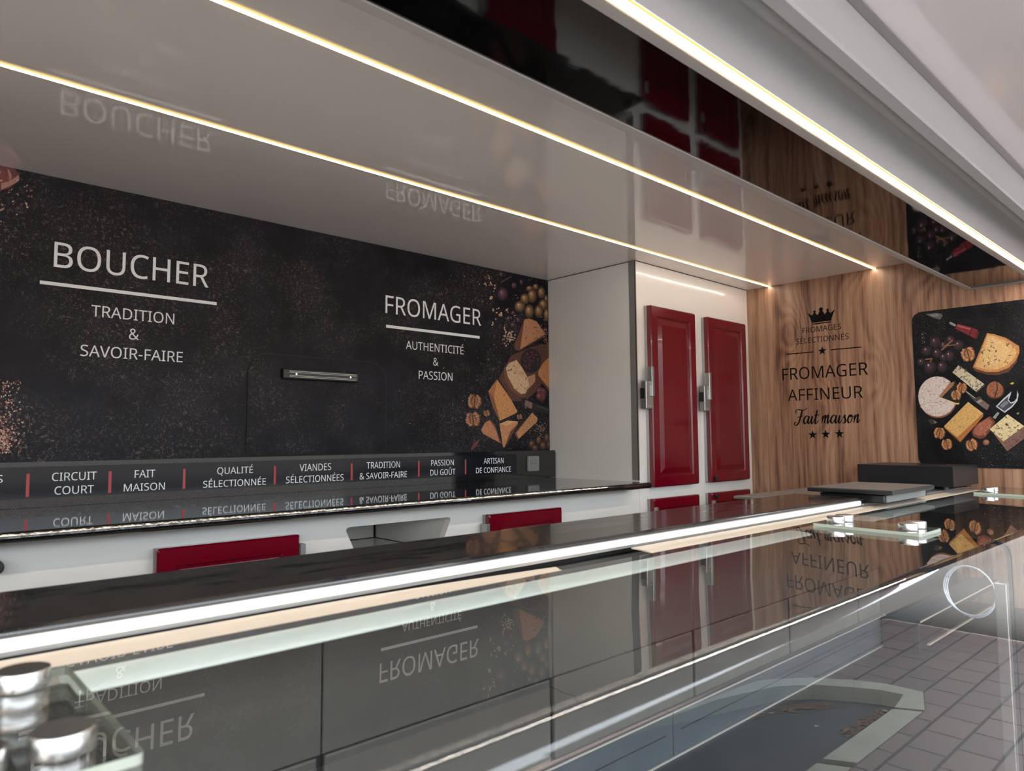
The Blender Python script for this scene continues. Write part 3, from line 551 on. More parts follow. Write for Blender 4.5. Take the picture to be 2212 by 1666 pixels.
A.specks((1085, 745, 1182, 870), 260, [(140, 92, 68), (66, 40, 32), (165, 116, 86)], .4, 1.4, lambda x, y: 1 if inpoly([(1148, 749), (1186, 742), (1186, 806), (1159, 845), (1132, 868), (1106, 866), (1077, 817), (1103, 768)])(x, y) else 0)
def b7(x, y, rx, ry, *a): A.ball(990+x/3.786, 560+y/3.786, rx/3.786, ry/3.786, *a)
pl0, pl1 = (38, 20, 30), (128, 84, 106)
for x, y, rx, ry in ((362, 285, 42, 52), (455, 215, 22, 26), (515, 188, 15, 22), (350, 125, 18, 20), (447, 440, 16, 18), (408, 485, 18, 17), (490, 497, 15, 15), (445, 537, 20, 19)): b7(x, y, rx, ry, pl0, pl1, (190, 150, 165))
P7([(345, 205), (352, 180), (430, 138), (434, 146), (360, 188)], (96, 70, 62))
for x, y, r in ((222, 210, 13), (262, 195, 15), (290, 218, 16), (268, 312, 20), (255, 145, 12), (216, 150, 8), (345, 458, 22), (300, 420, 16), (335, 400, 12), (400, 415, 14), (278, 530, 14), (305, 490, 9), (385, 560, 12), (445, 595, 9)):
    for q in range(4): A.ell(990+(x+rr.gauss(0, r*.5))/3.786, 560+(y+rr.gauss(0, r*.5))/3.786, r*.5/3.786, r*.36/3.786, rr.choice([(205, 168, 128), (172, 132, 96), (226, 200, 168)]), rr.uniform(0, 3), 9)
for q in range(46): A.ell(990+(403+rr.gauss(0, 24))/3.786, 560+(638+rr.gauss(0, 26))/3.786, rr.uniform(4, 10)/3.786, rr.uniform(3, 7)/3.786, rr.choice([(224, 196, 172), (205, 172, 146)]), rr.uniform(0, 3), 8)
for g in ((582, 240, 30, 24), (632, 225, 24, 26), (678, 275, 32, 48), (603, 300, 38, 58), (543, 325, 38, 45), (722, 455, 26, 55), (718, 330, 18, 40), (502, 387, 44, 46), (694, 372, 40, 46), (580, 427, 38, 55), (658, 427, 36, 55)): b7(*g, (70, 52, 32), (186, 150, 104), (232, 214, 184))
W1 = [(540, 492), (580, 486), (640, 510), (708, 605), (700, 622), (505, 738)]
P7([(540, 492), (508, 738), (470, 748), (455, 705)], (110, 66, 52)); P7(W1, (196, 140, 102)); P7([(505, 738), (700, 622), (706, 632), (500, 750), (470, 748)], (86, 50, 40))
marks(A, c7, (520, 520, 690, 700), 14, (52, 36, 26), (4, 11), inpoly(W1))
A.ell(990+595/3.786, 560+850/3.786, 90/3.786, 104/3.786, (92, 58, 46)); A.ell(990+593/3.786, 560+832/3.786, 84/3.786, 100/3.786, (18, 13, 16))
for q in range(34):
    a, r = rr.uniform(0, 2*PI), rr.random()**.5; b7(593+66*r*math.cos(a), 828+82*r*math.sin(a), 15, 15, (24, 12, 18), (rr.choice([70, 112, 140]), 52, 74), (170, 130, 140) if q % 3 == 0 else None)
P7([(470, 830), (405, 845), (370, 900), (378, 985), (430, 1075), (500, 1122), (545, 1128), (560, 1100)], (122, 76, 54))
BR = [(475, 825), (522, 890), (562, 960), (582, 1040), (548, 1098), (512, 1104), (455, 1058), (404, 960), (388, 892), (412, 852)]
P7(BR, (222, 188, 152)); marks(A, c7, (400, 850, 570, 1080), 20, (44, 30, 26), (4, 13), inpoly(BR))
P7([(562, 965), (626, 938), (628, 1000), (582, 1052)], (186, 142, 108))
R_ = [(742, 803), (692, 848), (652, 918), (654, 952), (742, 1060)]
P7([(654, 952), (742, 1060), (742, 1085), (650, 970)], (92, 55, 40)); P7(R_, (200, 138, 90)); marks(A, c7, (670, 850, 740, 1020), 8, (150, 92, 58), (4, 9), inpoly(R_))
for x, y, r in ((668, 1080, 30), (690, 1090, 30), (680, 1120, 36), (660, 1120, 26)): b7(x, y, r, r*1.2, (70, 30, 32), (172, 92, 92), None)
P7([(512, 1138), (545, 1138), (610, 1172), (746, 1222), (746, 1268), (600, 1232), (520, 1200)], (14, 11, 12)); P7([(548, 1152), (606, 1178), (600, 1226), (540, 1200)], (138, 112, 108)); P7([(640, 1196), (740, 1232), (740, 1240), (640, 1206)], (80, 66, 66))
W2 = [(315, 984), (290, 1132), (340, 1322), (474, 1258), (482, 1245), (432, 1150)]
P7([(315, 984), (244, 1082), (280, 1204), (335, 1322), (344, 1322), (292, 1130)], (146, 88, 58)); P7([(315, 984), (246, 1080), (291, 1132)], (178, 114, 74)); P7(W2, (214, 152, 96)); marks(A, c7, (300, 1040, 470, 1300), 13, (120, 74, 42), (3, 8), inpoly(W2))
for x, y, r in ((133, 1165, 60), (120, 1312, 62), (232, 1262, 26), (500, 1290, 22)): A.walnut(990+x/3.786, 560+y/3.786, r/3.786, rr.uniform(-.4, .4), (164, 110, 70))
W3 = [(256, 1315), (308, 1400), (336, 1500), (200, 1428), (184, 1396), (215, 1340)]
P7([(258, 1315), (300, 1362), (352, 1512), (334, 1502), (306, 1400)], (128, 74, 54)); P7(W3, (200, 134, 94)); marks(A, c7, (195, 1350, 320, 1480), 12, (226, 172, 134), (4, 9), inpoly(W3))
W4 = [(335, 1348), (402, 1320), (486, 1328), (486, 1345), (424, 1410), (376, 1538), (364, 1538)]
P7([(486, 1340), (424, 1400), (372, 1540), (380, 1540), (488, 1356)], (110, 62, 44)); P7(W4, (212, 150, 100)); P7([(335, 1348), (402, 1320), (486, 1328), (400, 1362)], (232, 178, 128)); marks(A, c7, (345, 1360, 440, 1500), 9, (236, 190, 146), (4, 9), inpoly(W4))
P7([(600, 1255), (470, 1408), (458, 1432), (486, 1476), (500, 1440), (606, 1268)], (120, 74, 50)); W5 = [(602, 1256), (648, 1300), (640, 1332), (492, 1470), (474, 1420)]; P7(W5, (206, 148, 102)); marks(A, c7, (490, 1290, 635, 1450), 10, (96, 62, 44), (3, 8), inpoly(W5))
for g in ((600, 1512, 26, 34), (628, 1545, 28, 28), (655, 1482, 24, 36), (692, 1525, 28, 36), (722, 1462, 22, 40), (738, 1520, 16, 36)): b7(*g, (44, 28, 20), (136, 98, 70), (176, 142, 112))
for q in range(60): A.ell(990+(680+rr.gauss(0, 26))/3.786, 560+(1390+rr.gauss(0, 28))/3.786, rr.uniform(2, 6)/3.786, rr.uniform(2, 5)/3.786, rr.choice([(180, 150, 132), (130, 98, 88)]), 0, 6)
for q in range(70): A.ell(990+(712+rr.gauss(0, 16))/3.786, 560+(610+rr.gauss(0, 70))/3.786, rr.uniform(2, 6)/3.786, rr.uniform(2, 5)/3.786, rr.choice([(190, 140, 130), (150, 100, 92)]), 0, 6)
P7([(100, 1552), (128, 1500), (172, 1480), (150, 1530), (112, 1562)], (112, 58, 54))
A.build('printed_picture', wall_back)
A = Art(atB, (0, -1, 0), .0004, 1.0)
A.poly([(-70, 330), (5, 354), (30, 362), (42, 378), (40, 392), (18, 408), (-5, 414), (-70, 420)], (96, 46, 48), .0001, 0)
A.poly([(-70, 345), (0, 366), (22, 372), (30, 382), (12, 396), (-70, 402)], (118, 58, 58))
for pts in ([(2, 396), (20, 392), (40, 378), (42, 390), (22, 402), (2, 410)], [(16, 366), (20, 382), (18, 398), (22, 398), (25, 380), (19, 366)], [(-8, 360), (2, 372), (-6, 392), (-9, 390), (-3, 374)], [(0, 452), (10, 448), (9, 453), (0, 457)]): A.poly(pts, (176, 132, 122))
red = [(150, 70, 66), (120, 56, 54), (196, 168, 148), (170, 100, 88), (210, 190, 170)]
for q in range(60):
    x = rr.uniform(0, 92); y = 400+rr.gauss(0, 24)+(46-x)*.5
    if y > 376+x*.21: A.ell(x, y, rr.uniform(.8, 3.2), rr.uniform(.8, 2.4), rr.choice(red), rr.uniform(0, 3), 8)
for q in range(240):
    t = rr.random(); x = abs(rr.gauss(0, 22)); y = 815+165*t**.8
    if x < 70: A.ell(x, y, rr.uniform(.7, 2.8), rr.uniform(.6, 1.9), rr.choice(red+[(190, 140, 110), (176, 132, 100)]), rr.uniform(0, 3), 8)
for q in range(120): A.ell(abs(rr.gauss(8, 16)), 945+rr.gauss(0, 16), rr.uniform(1, 3), rr.uniform(.8, 2), rr.choice(red+[(190, 120, 100)]), rr.uniform(0, 3), 8)
A.specks((0, 380, 1000, 985), 420, [(120, 104, 94), (150, 132, 118), (90, 78, 72), (165, 112, 84)], .3, 1.1, lambda x, y: 1 if y > 385+x*.215 and y < 998-x*.028 else 0)
A.build('printed_picture', wall_back)
# ------------------------------------------------------------------ unseen dark walls added to block low sky, mirrored in the glass and lacquer
m = MB().mat(M['render']); m.box(-26, 30, -16.6, -16.05, -1.8, 1.6); m.mat(M['blocker']); m.box(6.95, 7.3, -7.0, 1.2, -1.8, 1.6)
tag(m.build('street_blockers'), kind='structure')
# ------------------------------------------------------------------ back worktop with upstand, lettering and socket
wt = thing('worktop', 'polished black granite back worktop with rounded front edge under the black wall', 'worktop', (.6, 2.3, -.235))
m = MB().mat(M['gran'])
nose = [(YK+.0135*(1-math.sin(a)), -.2185+.0135*math.cos(a)) for a in [i*PI/8 for i in range(9)]]
m.prism_x([(YW-.001, -.205), (YW-.001, -.232)]+nose[::-1], XL, 2.692); m.build('slab', None, wt)
m = MB().mat(M['gran'])
m.prism([V((x, YB, z)) for x, z in rrect(XL, 2.7615, -.2045, ZBT, .012, 4, (0, 0, 1, 0))], (0, .044, 0)); up = m.build('upstand', None, wt)
t = NT('glossy_dark_vinyl'); M['vinyl'] = t.done(t.bsdf(rgb(15, 17, 26), .12, 0, .35, 0, t.bump(t.noise(t.pos(), 5, 2), .05, .01)))
m = MB().mat(M['vinyl']); m.box(XL, 2.475, YB-.0012, YB+.001, -.176, -.078); m.build('lettered_strip', None, wt)
LU = V((0, .0012, 0))
for tx, tl, bl, rt in (('S', (-9, 1027), (-9, 1044), (5.8, 1026)), ('CIRCUIT', (112.3, 1022), (112.3, 1039.6), (208.9, 1018.6)), ('COURT', (117.7, 1051.8), (117.7, 1069), (202.5, 1049.2)),
        ('FAIT', (291, 1016.2), (291, 1032.6), (335.4, 1014.8)), ('MAISON', (267.4, 1046.2), (267.4, 1062.2), (356, 1043)),
        ('QUALITÉ', (469.3, 1010.4), (469.3, 1024.8), (546.5, 1008.5)), ('SÉLECTIONNÉE', (438.9, 1039.4), (438.9, 1054), (574.4, 1034)),
        ('VIANDES', (647.5, 1003.2), (647.5, 1018.2), (715.5, 1001.6)), ('SÉLECTIONNÉES', (618, 1030), (618, 1044.4), (742.4, 1025.6)),
        ('TRADITION', (792.4, 999), (792.4, 1012.7), (864.2, 997)), ('& SAVOIR-FAIRE', (777.2, 1022.6), (777.2, 1036), (879.4, 1019.4)),
        ('PASSION', (931.6, 994.4), (931.6, 1006.6), (980.4, 993)), ('DU GOÛT', (930, 1015.2), (930, 1027.6), (983.9, 1013.8)),
        ('ARTISAN', (1045.3, 990.4), (1045.3, 1002.4), (1088.3, 989.6)), ('DE CONFIANCE', (1028.8, 1011.2), (1028.8, 1022.8), (1104, 1008.4))):
    text_line(tx, tl, bl, rt, atU, LU, wt, M['txt'])
for x, y0, y1, w in ((60, 1024, 1073.7, 5), (237.6, 1018.4, 1064.9, 5), (398, 1013, 1056, 4.6), (594, 1007.3, 1046.8, 4), (760, 1001.6, 1037.7, 3.6), (905, 996, 1030, 3.4), (1006, 992.8, 1024.4, 3)):
    bar((x-w/2, y0), (x+w/2, y1), atU, LU, wt, M['txtr'], 'divider_line')
so = thing('wall_socket', 'grey square wall socket at the right end of the lettered upstand', 'socket', (2.59, YB-.001, -.164))
m = MB().mat(M['grey']); m.prism([V((x, YB-.0005, z)) for x, z in rrect(2.549, 2.629, -.168, -.091, .006, 3)], (0, -.009, 0)); m.build('plate', None, so)
m = MB().mat(M['grey']); m.tube([V((2.589+.023*math.cos(a), YB-.0105, -.1295+.023*math.sin(a))) for a in [i*PI/16 for i in range(32)]], .0022, 6, True); ins = m.build('outlet_ring', None, so)
m = MB().mat(M['black']); 
for dx in (-.0095, .0095): m.cyl((2.589+dx, YB-.0098, -.1295), .0024, .002, 'Y', 12)
m.build('pin_hole', None, ins)

# ------------------------------------------------------------------ raised-panel doors
def raised_door(name, parent, x0, x1, z0, z1, yf, label=None):
    """Red lacquered leaf on an aluminium carrier, face at y = yf, moulded field in the middle."""
    m = MB().mat(M['red'])
    def ring(o, y, rad=0.0):
        return [V((x, y, z)) for x, z in rrect(x0+o, x1-o, z0+o, z1-o, rad, 4)] if rad else [V((x, y, z)) for x, z in ((x0+o, z0+o), (x1-o, z0+o), (x1-o, z1-o), (x0+o, z1-o))]
    steps = [(0, yf+.026, .006), (0, yf+.005, .006), (.005, yf, .006), (.050, yf, .004), (.056, yf+.007, .004), (.062, yf+.007, .004), (.088, yf+.0005, .004), (.090, yf, .004)]
    rings = [[m.bm.verts.new(p) for p in ring(*s)] for s in steps]
    n = len(rings[0])
    for a, b in zip(rings, rings[1:]):
        for i in range(n): m.bm.faces.new((a[i], a[(i+1) % n], b[(i+1) % n], b[i]))
    m.bm.faces.new(rings[-1]); m.bm.faces.new(rings[0][::-1])
    o = m.build(name, None, parent)
    if label: o['label'] = label
    f = MB().mat(M['alu']); f.box(x0+.002, x1-.002, yf+.026, YF, z0+.002, z1-.002); f.build('door_frame', None, o)
    return o
def latch(door, x, z0, z1, yf):
    m = MB().mat(M['alu']); m.box(x-.060, x-.004, yf-.002, yf+.028, z0, z0+.135, .003); m.box(x-.022, x-.001, yf-.010, yf+.022, z0+.06, z1, .003)
    m.mat(M['black']); m.box(x-.064, x-.059, yf+.004, yf+.03, z0+.05, z0+.10)
    m.mat(M['steel']); m.cyl((x-.032, yf-.003, z0+.012), .005, .004, 'Y', 12); m.cyl((x-.032, yf-.003, z0+.12), .005, .004, 'Y', 12)
    m.build('door_latch', None, door)
def hinges(door, x, zs, yf):
    for z in zs:
        m = MB().mat(M['alud']); m.box(x-.001, x+.012, yf+.01, yf+.034, z-.045, z+.045, .002); m.build('hinge', None, door)

tc = thing('tall_cabinet', 'tall white gloss cabinet with red raised-panel doors between worktop and wood wall', 'cabinet', (3.31, 2.39, ZFLOOR))
m = MB().mat(M['white']); m.box(X1, X1+.02, YF+.002, YW-.001, ZFLOOR, ZC-.003); m.build('side_panel', None, tc)
m = MB().mat(M['white']); m.box(X1+.02, XE-.001, YF, YF+.02, ZFLOOR, ZC-.003); m.box(X1, X1+.0201, YF, YF+.0025, ZFLOOR, ZC-.003); m.build('front_panel', None, tc)
m = MB().mat(M['alud']); m.box(X1-.0025, X1+.0005, YF-.002, YF+.038, ZK+.001, ZC-.002); m.box(X1-.0025, X1+.003, YF-.003, YF+.002, ZK+.001, ZC-.002); m.build('corner_profile', None, tc)
m = MB().mat(M['seam']); m.box(X1, X1+.02, YF, YW-.002, ZC-.0035, ZC-.0005); m.box(X1, XE-.001, YF, YF+.02, ZC-.0035, ZC-.0005); m.build('top_seal', None, tc)
YD = 2.052
for x0, x1 in ((2.835, 3.228), (3.347, 3.750)):
    d = raised_door('cabinet_door', tc, x0, x1, -.2385, .651, YD, 'tall red raised-panel upper door')
    latch(d, x0, .139, .345, YD-.004); hinges(d, x1, (.45, .02), YD)
    d2 = raised_door('cabinet_door', tc, x0-.003, x1-.002, -1.0, -.294, YD, 'lower red raised-panel door, mostly behind the counter')
    m = MB().mat(M['alu']); m.box(x0-.002, x0+.016, YD-.012, YD+.02, -.40, -.333, .004); m.build('door_latch', None, d2)
    if x0 > 3:
        for q, z in ((d, -.2195), (d2, -.3125)): m = MB().mat(M['black']); m.cyl((3.376, YD-.007, z), .0115, .014, 'Y', 16, .002); m.build('door_stop', None, q)

bc = thing('base_cabinet', 'long white base cabinet with red doors under the black granite worktop', 'cabinet', (.5, 2.39, ZFLOOR))
m = MB().mat(M['white'])
xs = [XL, 1.0, X1]
hole = [(1.338, -.60), (1.486, -.60)]+[(1.612+.010, -.312), (1.6285, -.300), (1.627, -.291), (1.618, -.2875)]+[(1.208, -.2875), (1.199, -.291), (1.1965, -.300), (1.203, -.312)]
zt, zb = -.2322, ZFLOOR
outer = [(1.0, zb), (1.80, zb), (1.80, zt), (1.0, zt)]
def plate(pts, th): m.prism([V((x, YF, z)) for x, z in pts], (0, th, 0))
plate([(XL, zb), (1.0, zb), (1.0, zt), (XL, zt)], .03); plate([(1.80, zb), (X1-.001, zb), (X1-.001, zt), (1.80, zt)], .03)
hl = hole
plate([(1.0, zb), (1.80, zb), (1.80, -.60), hl[1], hl[0], (1.0, -.60)], .03)
plate([(1.0, -.60), hl[0], hl[9], hl[8], (1.0, -.300)], .03); plate([(1.80, -.60), (1.80, -.300), hl[3], hl[2], hl[1]], .03)
plate([(1.0, -.300), hl[8], hl[7], hl[6], hl[5], hl[4], hl[3], (1.80, -.300), (1.80, zt), (1.0, zt)], .03)
m.build('front_panel', None, bc)
m = MB().mat(M['white'])
m.face([V((.9, 2.62, -.27)), V((1.64, 2.62, -.27)), V((1.64, 2.62, -.62)), V((.9, 2.62, -.62))]); m.face([V((1.632, 2.125, -.27)), V((1.632, 2.62, -.27)), V((1.632, 2.62, -.62)), V((1.632, 2.125, -.62))])
m.face([V((.9, 2.125, -.413)), V((1.64, 2.125, -.413)), V((1.64, 2.62, -.413)), V((.9, 2.62, -.413))]); m.face([V((.9, 2.125, -.262)), V((1.64, 2.125, -.262)), V((1.64, 2.62, -.262)), V((.9, 2.62, -.262))])
m.face([V((.9, 2.125, -.262)), V((.9, 2.62, -.262)), V((.9, 2.62, -.62)), V((.9, 2.125, -.62))])
nic = m.build('niche', None, bc, False)
m = MB().mat(M['seam']); m.box(1.626, 1.631, 2.613, 2.6195, -.413, -.262); m.box(.9, 1.631, 2.615, 2.6195, -.4128, -.4105); m.box(1.628, 1.6315, 2.126, 2.6195, -.4128, -.4105); m.build('joint_line', None, nic)
for x0, x1, tabx in ((.607, 1.0145, 1.0145), (1.783, 2.186, 1.765)):
    d = raised_door('cabinet_door', bc, x0, x1, -.98, -.2885, YD, 'red raised-panel door showing only its top')
    m = MB().mat(M['grey' if tabx < 1.1 else 'alu']); m.box(tabx+.001, tabx+.017, YD-.004, YD+.03, -.40, -.322 if tabx > 1.5 else -.318, .002); m.build('door_latch', None, d)

kp = atY(-9, 1228, 2.05); m = MB().mat(M['black']); m.cyl((kp.x, 2.072, kp.z), .017, .046, 'Y', 24, .004); m.build('door_knob', None, bc)

# ------------------------------------------------------------------ wood wall: lettering, stars, crown
def atR(x, y): return atX(x, y, XE)
LR = V((-.0012, 0, 0))
for tx, tl, bl, rt in (('FROMAGES', (1733.8, 708.9), (1733.8, 720.6), (1817.8, 698.6)), ('SÉLECTIONNÉS', (1720.3, 732.6), (1720.3, 744.2), (1833.6, 721.6)),
        ('FROMAGER', (1690.7, 797), (1690.7, 822), (1875.6, 781.4)), ('AFFINEUR', (1702.5, 842.4), (1702.5, 866.8), (1864.5, 832))):
    text_line(tx, tl, bl, rt, atR, LR, wall_right, M['txtb'])
def bar3(a, b, w):
    A_, B_ = atR(*a), atR(*b); m = MB().mat(M['txtb']); h = V((0, 0, w)); m.face([A_-h+LR, B_-h+LR, B_+h+LR, A_+h+LR]); m.build('rule_line', None, wall_right, False)
bar3((1698, 765.7), (1757.3, 760.6), .0028); bar3((1795, 756), (1860.5, 749.9), .0028)
def star(px, py, r):
    c = atR(px, py); m = MB().mat(M['txtb']); m.face([c+V((0, -x*r, z*r))+LR for x, z in star_pts()]); m.build('star', None, wall_right, False)
star(1776.4, 758.2, .025)
for q in ((1755.6, 939.6), (1783.8, 938.4), (1813.4, 937.4)): star(*q, .026)
c = atR(1774, 682); m = MB().mat(M['txtb'])
cr = [(-.052, -.040), (.052, -.040), (.062, -.006), (.076, .030), (.050, .008), (.040, .024), (.044, .034), (.036, .040), (.028, .034), (.032, .022), (.020, .006), (.008, .030), (.012, .044), (.000, .056),
      (-.012, .044), (-.008, .030), (-.020, .006), (-.032, .022), (-.028, .034), (-.036, .040), (-.044, .034), (-.040, .024), (-.050, .008), (-.076, .030), (-.062, -.006)]
m.face([c+V((0, -x, z*.85))+LR for x, z in cr]); m.face([c+V((0, -x, z*.85))+LR for x, z in ((-.052, -.052), (.052, -.052), (.052, -.045), (-.052, -.045))]); m.build('crown_emblem', None, wall_right, False)
# brush script line, drawn as broad-nib strokes
def spline(pts, n=9):
    out = []; P_ = [pts[0]]+list(pts)+[pts[-1]]
    for i in range(1, len(P_)-2):
        a, b, c_, d = P_[i-1], P_[i], P_[i+1], P_[i+2]
        for k in range(n):
            t = k/n
            out.append(tuple(.5*(2*b[j]+(c_[j]-a[j])*t+(2*a[j]-5*b[j]+4*c_[j]-d[j])*t*t+(3*b[j]-a[j]-3*c_[j]+d[j])*t**3) for j in (0, 1)))
    return out+[pts[-1]]
AA = [[(.78, .82), (.52, 1.0), (.20, .78), (.12, .30), (.32, .02), (.58, .28), (.80, .92)], [(.82, 1.0), (.74, .30), (.86, .02), (1.12, .38)]]
II = [[(-.02, .40), (.16, .98)], [(.18, 1.0), (.12, .25), (.26, .02), (.52, .38)], [(.28, 1.38), (.30, 1.46)]]
TT = [[(-.02, .40), (.22, 1.1)], [(.30, 1.72), (.16, .6), (.20, .05), (.36, .04), (.60, .40)], [(-.04, 1.08), (.25, 1.04), (.62, 1.16)]]
NN = [[(-.04, .5), (.10, .98)], [(.16, 1.0), (.08, 0)], [(.12, .4), (.36, .95), (.52, .95), (.50, .3), (.58, .02), (.82, .38)]]
MM = [[(-.04, .5), (.10, .98)], [(.16, 1.0), (.08, 0)], [(.12, .4), (.34, .95), (.48, .92), (.44, 0)], [(.47, .4), (.70, .95), (.86, .95), (.84, .3), (.92, .02), (1.14, .38)]]
SS = [[(-.02, .38), (.34, 1.06)], [(.36, 1.02), (.34, .72), (.50, .34), (.38, .02), (.12, .08)], [(.40, .04), (.74, .38)]]
OO = [[(.50, .98), (.22, .86), (.10, .38), (.26, .02), (.52, .16), (.66, .62), (.52, .98), (.42, .78), (.86, .80)]]
FF = [[(.98, 1.78), (.82, .9), (.66, .22), (.34, -.16), (.02, -.04), (.06, .22), (.24, .16)], [(.16, 1.34), (.02, 1.60), (.28, 1.86), (.80, 1.76), (1.30, 1.78), (1.62, 2.02)], [(.36, .86), (.86, .92), (1.16, 1.04)]]
word = [(FF, 0), (AA, 1.22), (II, 2.32), (TT, 2.82), (MM, 3.86), (AA, 5.02), (II, 6.12), (SS, 6.62), (OO, 7.32), (NN, 8.18)]
o0 = atR(1716, 916.5); o1 = atR(1857, 913.2); sc = abs(o1.y-o0.y)/9.0
m = MB().mat(M['txtb']); kk = 0
for g, x0 in word:
    for st in g:
        pts = spline(st) if len(st) > 2 else [tuple(st[0][j]+(st[1][j]-st[0][j])*t for j in (0, 1)) for t in (0, .5, 1)]
        L_ = []; R2 = []; kk += 1
        for i, (x, y) in enumerate(pts):
            a, b_ = pts[max(0, i-1)], pts[min(len(pts)-1, i+1)]; dx, dy = b_[0]-a[0], b_[1]-a[1]; l = math.hypot(dx, dy) or 1
            w = .045+.075*abs(dy/l)*(1 if dy < 0 else .25)
            if len(st) == 2 and st[0][1] > 1.3: w = .09
            e = min(1, .45+min(i, len(pts)-1-i)*.25); nx, ny = -dy/l*w*e, dx/l*w*e
            for lst, sg in ((L_, 1), (R2, -1)):
                X, Y = x+x0+sg*nx, y+sg*ny; lst.append(o0+V((-.0012-kk*.00001, -(X+.16*Y)*sc, Y*sc*1.12)))
        for i in range(len(pts)-1): m.face([L_[i], L_[i+1], R2[i+1], R2[i]])
m.build('script_lettering', None, wall_right, False)

# ------------------------------------------------------------------ black cheese-board poster on the wood wall
po = thing('poster', 'large black printed panel of cheeses, grapes and walnuts on the wood wall', 'poster', (XE-.001, .85, -.15))
YP1, ZP0, ZP1 = 1.208, -.150, .613
m = MB().mat(M['slate2']); m.prism([V((XE-.0005, y, z)) for y, z in rrect(.40, YP1, ZP0, ZP1, .045, 7)], (-.003, 0, 0)); m.build('board', None, po)
def c8(p): return [(1950+x/4.0634, 620+y/4.0634) for x, y in p]
def atP(x, y): return atX(x, y, XE-.004)
A = Art(atP, (-1, 0, 0), .0003, .82)
def P8(pts, c, jit=.1): A.poly(c8(pts), c, .00003, jit)
def b8(x, y, rx, ry, *a): A.ball(1950+x/4.0634, 620+y/4.0634, rx/4.0634, ry/4.0634, *a)
A.specks((1985, 690, 2290, 1005), 420, [(120, 116, 112), (88, 84, 82), (160, 156, 150)], .2, .8, lambda x, y: .6+.4*math.sin(x*.05+y*.08))
A.specks((2110, 965, 2240, 1008), 160, [(190, 186, 180), (130, 128, 124)], .25, 1.0)
for q in range(14): A.ell(1950+(180+rr.gauss(0, 10))/4.06, 620+rr.uniform(385, 495)/4.06, rr.uniform(.5, 1.2), rr.uniform(.4, .9), (205, 200, 192), 0, 6)
P8([(200, 240), (300, 228), (345, 238), (350, 258), (328, 286), (275, 272)], (112, 104, 108)); P8([(215, 243), (300, 236), (330, 250), (280, 262)], (150, 142, 144))
P8([(408, 312), (420, 306), (468, 330), (460, 348), (412, 326)], (172, 166, 160)); P8([(480, 322), (590, 352), (655, 374), (670, 398), (655, 440), (640, 456), (460, 366)], (128, 34, 46)); P8([(482, 334), (600, 366), (596, 378), (476, 346)], (196, 96, 100)); P8([(600, 362), (612, 366), (590, 430), (578, 424)], (84, 20, 30)); P8([(655, 376), (670, 400), (640, 456), (628, 450)], (92, 26, 34))
for g in ((360, 512, 36, 36), (345, 700, 46, 50), (360, 620, 38, 40), (285, 485, 50, 50), (420, 465, 40, 38), (490, 510, 45, 46), (210, 562, 48, 45), (410, 605, 42, 50), (302, 582, 45, 42), (165, 660, 38, 36), (240, 705, 56, 58)): b8(*g, (20, 11, 16), (88, 54, 70), (206, 178, 184))
for p in ([(336, 552), (346, 560), (442, 470), (434, 462)], [(350, 516), (352, 524), (462, 512), (460, 502)], [(196, 632), (198, 642), (262, 634), (260, 624)], [(236, 660), (244, 664), (262, 628), (256, 626)]): P8(p, (150, 108, 70))
def wn_(x, y, r): A.walnut(1950+x/4.0634, 620+y/4.0634, r/4.0634, rr.uniform(-.5, .5), (182, 124, 76))
wn_(575, 592, 64)
P8([(612, 708), (640, 742), (740, 770), (830, 776), (930, 746), (1000, 662), (1030, 560), (1024, 518), (905, 443), (740, 402)], (100, 60, 36))
WB = [(742, 406), (800, 414), (900, 446), (1020, 520), (1024, 580), (990, 650), (930, 710), (830, 748), (740, 748), (650, 722), (618, 704), (680, 560)]
P8(WB, (206, 140, 84)); WB2 = [(744, 420), (800, 430), (890, 466), (985, 530), (998, 580), (966, 642), (912, 692), (826, 726), (742, 728), (656, 706), (636, 694), (692, 566)]; P8(WB2, (228, 182, 120)); P8([(760, 440), (820, 452), (900, 500), (940, 560), (900, 640), (820, 690), (740, 690), (690, 640), (720, 540)], (236, 194, 134))
marks(A, c8, (650, 420, 980, 720), 26, (56, 50, 44), (6, 17), inpoly(WB2))
SB = [(490, 688), (717, 853), (645, 920), (437, 750)]
P8([(717, 853), (722, 866), (648, 932), (645, 920)], (74, 60, 50)); P8(SB, (214, 200, 166)); marks(A, c8, (445, 695, 710, 910), 26, (78, 82, 84), (6, 16), inpoly(SB))
CB = [(305+168*math.cos(a), 962+176*math.sin(a)) for a in [i*2*PI/48 for i in range(48)]]
P8([(x+6, y+14) for x, y in CB], (136, 84, 58)); cw = [q for q in CB if not (q[0] > 400 and -130 < q[1]-962 < 62)]
k = [i for i, q in enumerate(CB) if (q[0] > 400 and -130 < q[1]-962 < 62)]
ang0, ang1 = math.radians(19), math.radians(360-46)
WH = [(318, 962)]+[(305+168*math.cos(ang0+(ang1-ang0)*i/40), 962+176*math.sin(ang0+(ang1-ang0)*i/40)) for i in range(41)]
P8([(318, 962), (470, 1020), (505, 1010), (500, 900), (462, 820), (430, 838)], (24, 22, 24)); P8(WH, (228, 210, 200))
P8([(318, 962), (430, 838), (456, 834), (444, 866), (346, 966)], (176, 122, 84)); P8([(318, 962), (464, 1018), (500, 1018), (492, 1034), (452, 1028)], (236, 196, 130))
mk = inpoly(WH)
